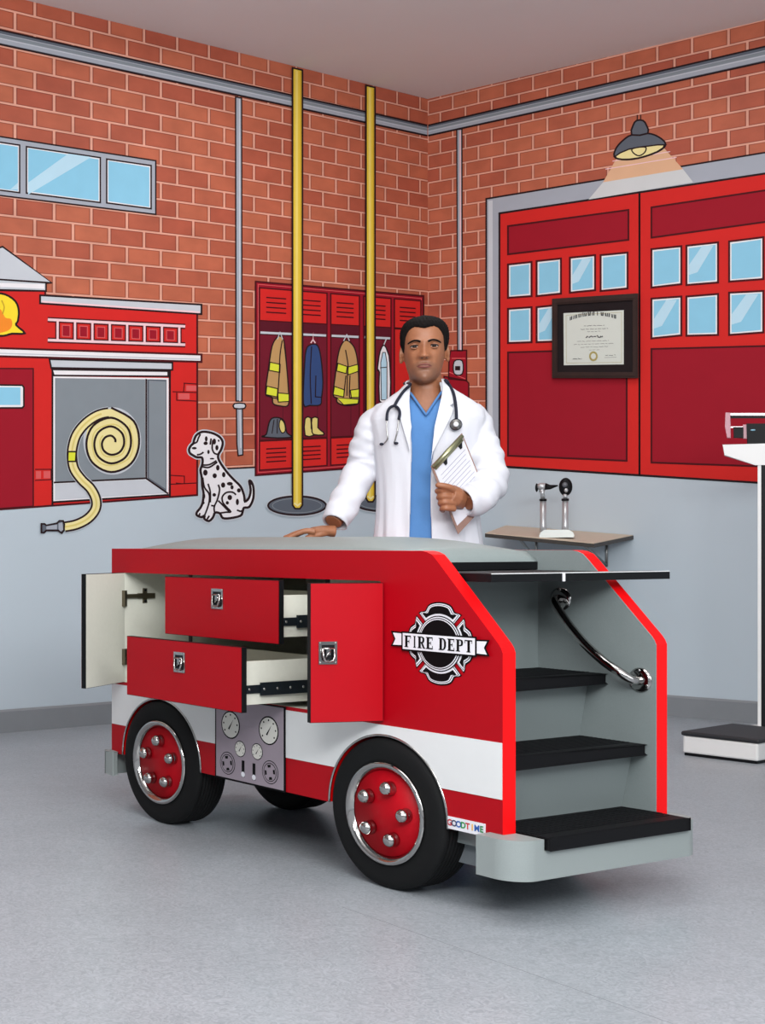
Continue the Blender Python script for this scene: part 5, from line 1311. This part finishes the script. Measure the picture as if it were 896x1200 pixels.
# stethoscope
STH = mat('stethoscope_tube', (20, 24, 40), .5, spec=.25); stl = D(499, 470, -.12)
sth = thing('stethoscope', 'dark blue stethoscope hung around the neck over the white coat collar', 'stethoscope', (DX, DY, 0), -PHI)
def ch(px, py, o=.024):
    q = D(px, py, -.10); q = torso_pt(q.x, q.z, o); q2 = D(px, py, q.y); return torso_pt(q2.x, q2.z, o)
back = [Vector((nx+.074*cos(t), .03+.075*sin(t), 1.492+.022*sin(t))) for t in [pi*i/10. for i in range(11)]]
rgt = [ch(534.6, 491), ch(534, 478), ch(531.5, 462), ch(527, 452, .022), ch(521.5, 445.5, .020)]
lft = [ch(480.5, 450.5, .020), ch(473, 458, .022), ch(466, 468), ch(461.5, 476.5)]
mb = MB(); path = smooth([tuple(p) for p in rgt+[v_ for v_ in back[1:-1]]+lft], 6)
mb.tube([Vector(p) for p in path], .0050, STH, 12)
for pts in ([(461.5, 475.5), (456.5, 478), (453.6, 484), (453, 492.5)], [(461.5, 475.5), (466, 478), (468.3, 484), (467, 491.5)]): mb.tube([Vector(p) for p in smooth([tuple(ch(*a)) for a in pts], 5)], .0048, STH, 10)
mb.build('tubing', sth)
for pts, tip in (([(453, 492), (453, 505), (454, 514), (450, 519.5)], (447, 520.5)), ([(467, 491), (465.5, 504), (463.5, 513), (461.5, 519)], (464, 519.5))):
    mb = MB(); mb.tube([Vector(p) for p in smooth([tuple(ch(a, b, .018)) for a, b in pts], 5)], .0022, STEEL, 8); e_ = mb.build('ear_tube', sth)
    mb = MB(); mb.ball(ch(*tip, .018), (.0075, .005, .005), STH, 12, 8); mb.build('ear_tip', sth)
cc = ch(534, 497.5, .022)
mb = MB(); mb.lathe([(0, -.010), (.010, -.0095), (.012, -.006), (.013, -.004), (.017, -.004), (.0175, 0), (.0175, .005), (.015, .008), (0, .008)], STEEL, cc, 'y', 28); mb.lathe([(0, -.0108), (.008, -.0104), (.008, -.0095), (0, -.0095)], D_WHITE, cc, 'y', 20); mb.lathe([(.0178, -.003), (.0196, -.0015), (.0196, .003), (.0178, .004), (.0178, -.003)], STH, cc, 'y', 28); mb.build('chest_piece', sth)

# clipboard
cl = thing('clipboard', 'brown clipboard with white paper held in the hand of the person in the coat', 'clipboard', (DX, DY, 0), -PHI)
BOARD = mat('clipboard_brown', (132, 100, 88), .6, noise=.1, nscale=60); SHEET = mat('paper_white', (200, 200, 208), .7); CLIPM = mat('clip_metal', (150, 150, 118), .3, .8)
def bq(u, v, n=0): return A3+(B3-A3)*u+(C3-A3)*v+bn*n
mb = MB(); mb.hexa([bq(0, 0, -.002), bq(1, 0, -.002), bq(1, 1, -.002), bq(0, 1, -.002)], [bq(0, 0, .001), bq(1, 0, .001), bq(1, 1, .001), bq(0, 1, .001)], BOARD); mb.build('board', cl)
mb = MB(); mb.hexa([bq(.05, .03, .0012), bq(.97, .03, .0012), bq(.97, .93, .0012), bq(.05, .90, .0012)], [bq(.05, .03, .0025), bq(.97, .03, .0025), bq(.97, .93, .0025), bq(.05, .90, .0025)], SHEET); pp_ = mb.build('paper', cl)
mb = MB(); LN = mat('form_line', (120, 120, 140), .7)
for k in range(9):
    v = .20+k*.055; u1 = .92-.1*((k*7) % 3)/3.
    mb.hexa([bq(.14, v, .0026), bq(u1, v, .0026), bq(u1, v+.006, .0026), bq(.14, v+.006, .0026)], [bq(.14, v, .003), bq(u1, v, .003), bq(u1, v+.006, .003), bq(.14, v+.006, .003)], LN)
mb.build('form_lines', pp_)
mb = MB(); mb.tube([bq(.03, .03, .006), bq(.5, .03, .010), bq(.97, .03, .006)], [.006, .010, .006], CLIPM, 12); mb.tube([bq(.06, .075, .006), bq(.94, .075, .006)], .0035, CLIPM, 10)
mb.hexa([bq(.1, .03, .003), bq(.9, .03, .003), bq(.88, .085, .003), bq(.12, .085, .003)], [bq(.1, .03, .006), bq(.9, .03, .006), bq(.88, .085, .0055), bq(.12, .085, .0055)], CLIPM); mb.build('clip', cl)
for u in (.3, .78):
    mb = MB(); mb.hexa([bq(u, .09, .003), bq(u+.12, .09, .003), bq(u+.08, .15, .003), bq(u+.03, .15, .003)], [bq(u, .09, .007), bq(u+.12, .09, .007), bq(u+.08, .15, .006), bq(u+.03, .15, .006)], BLACK); mb.build('clip_foot', cl)
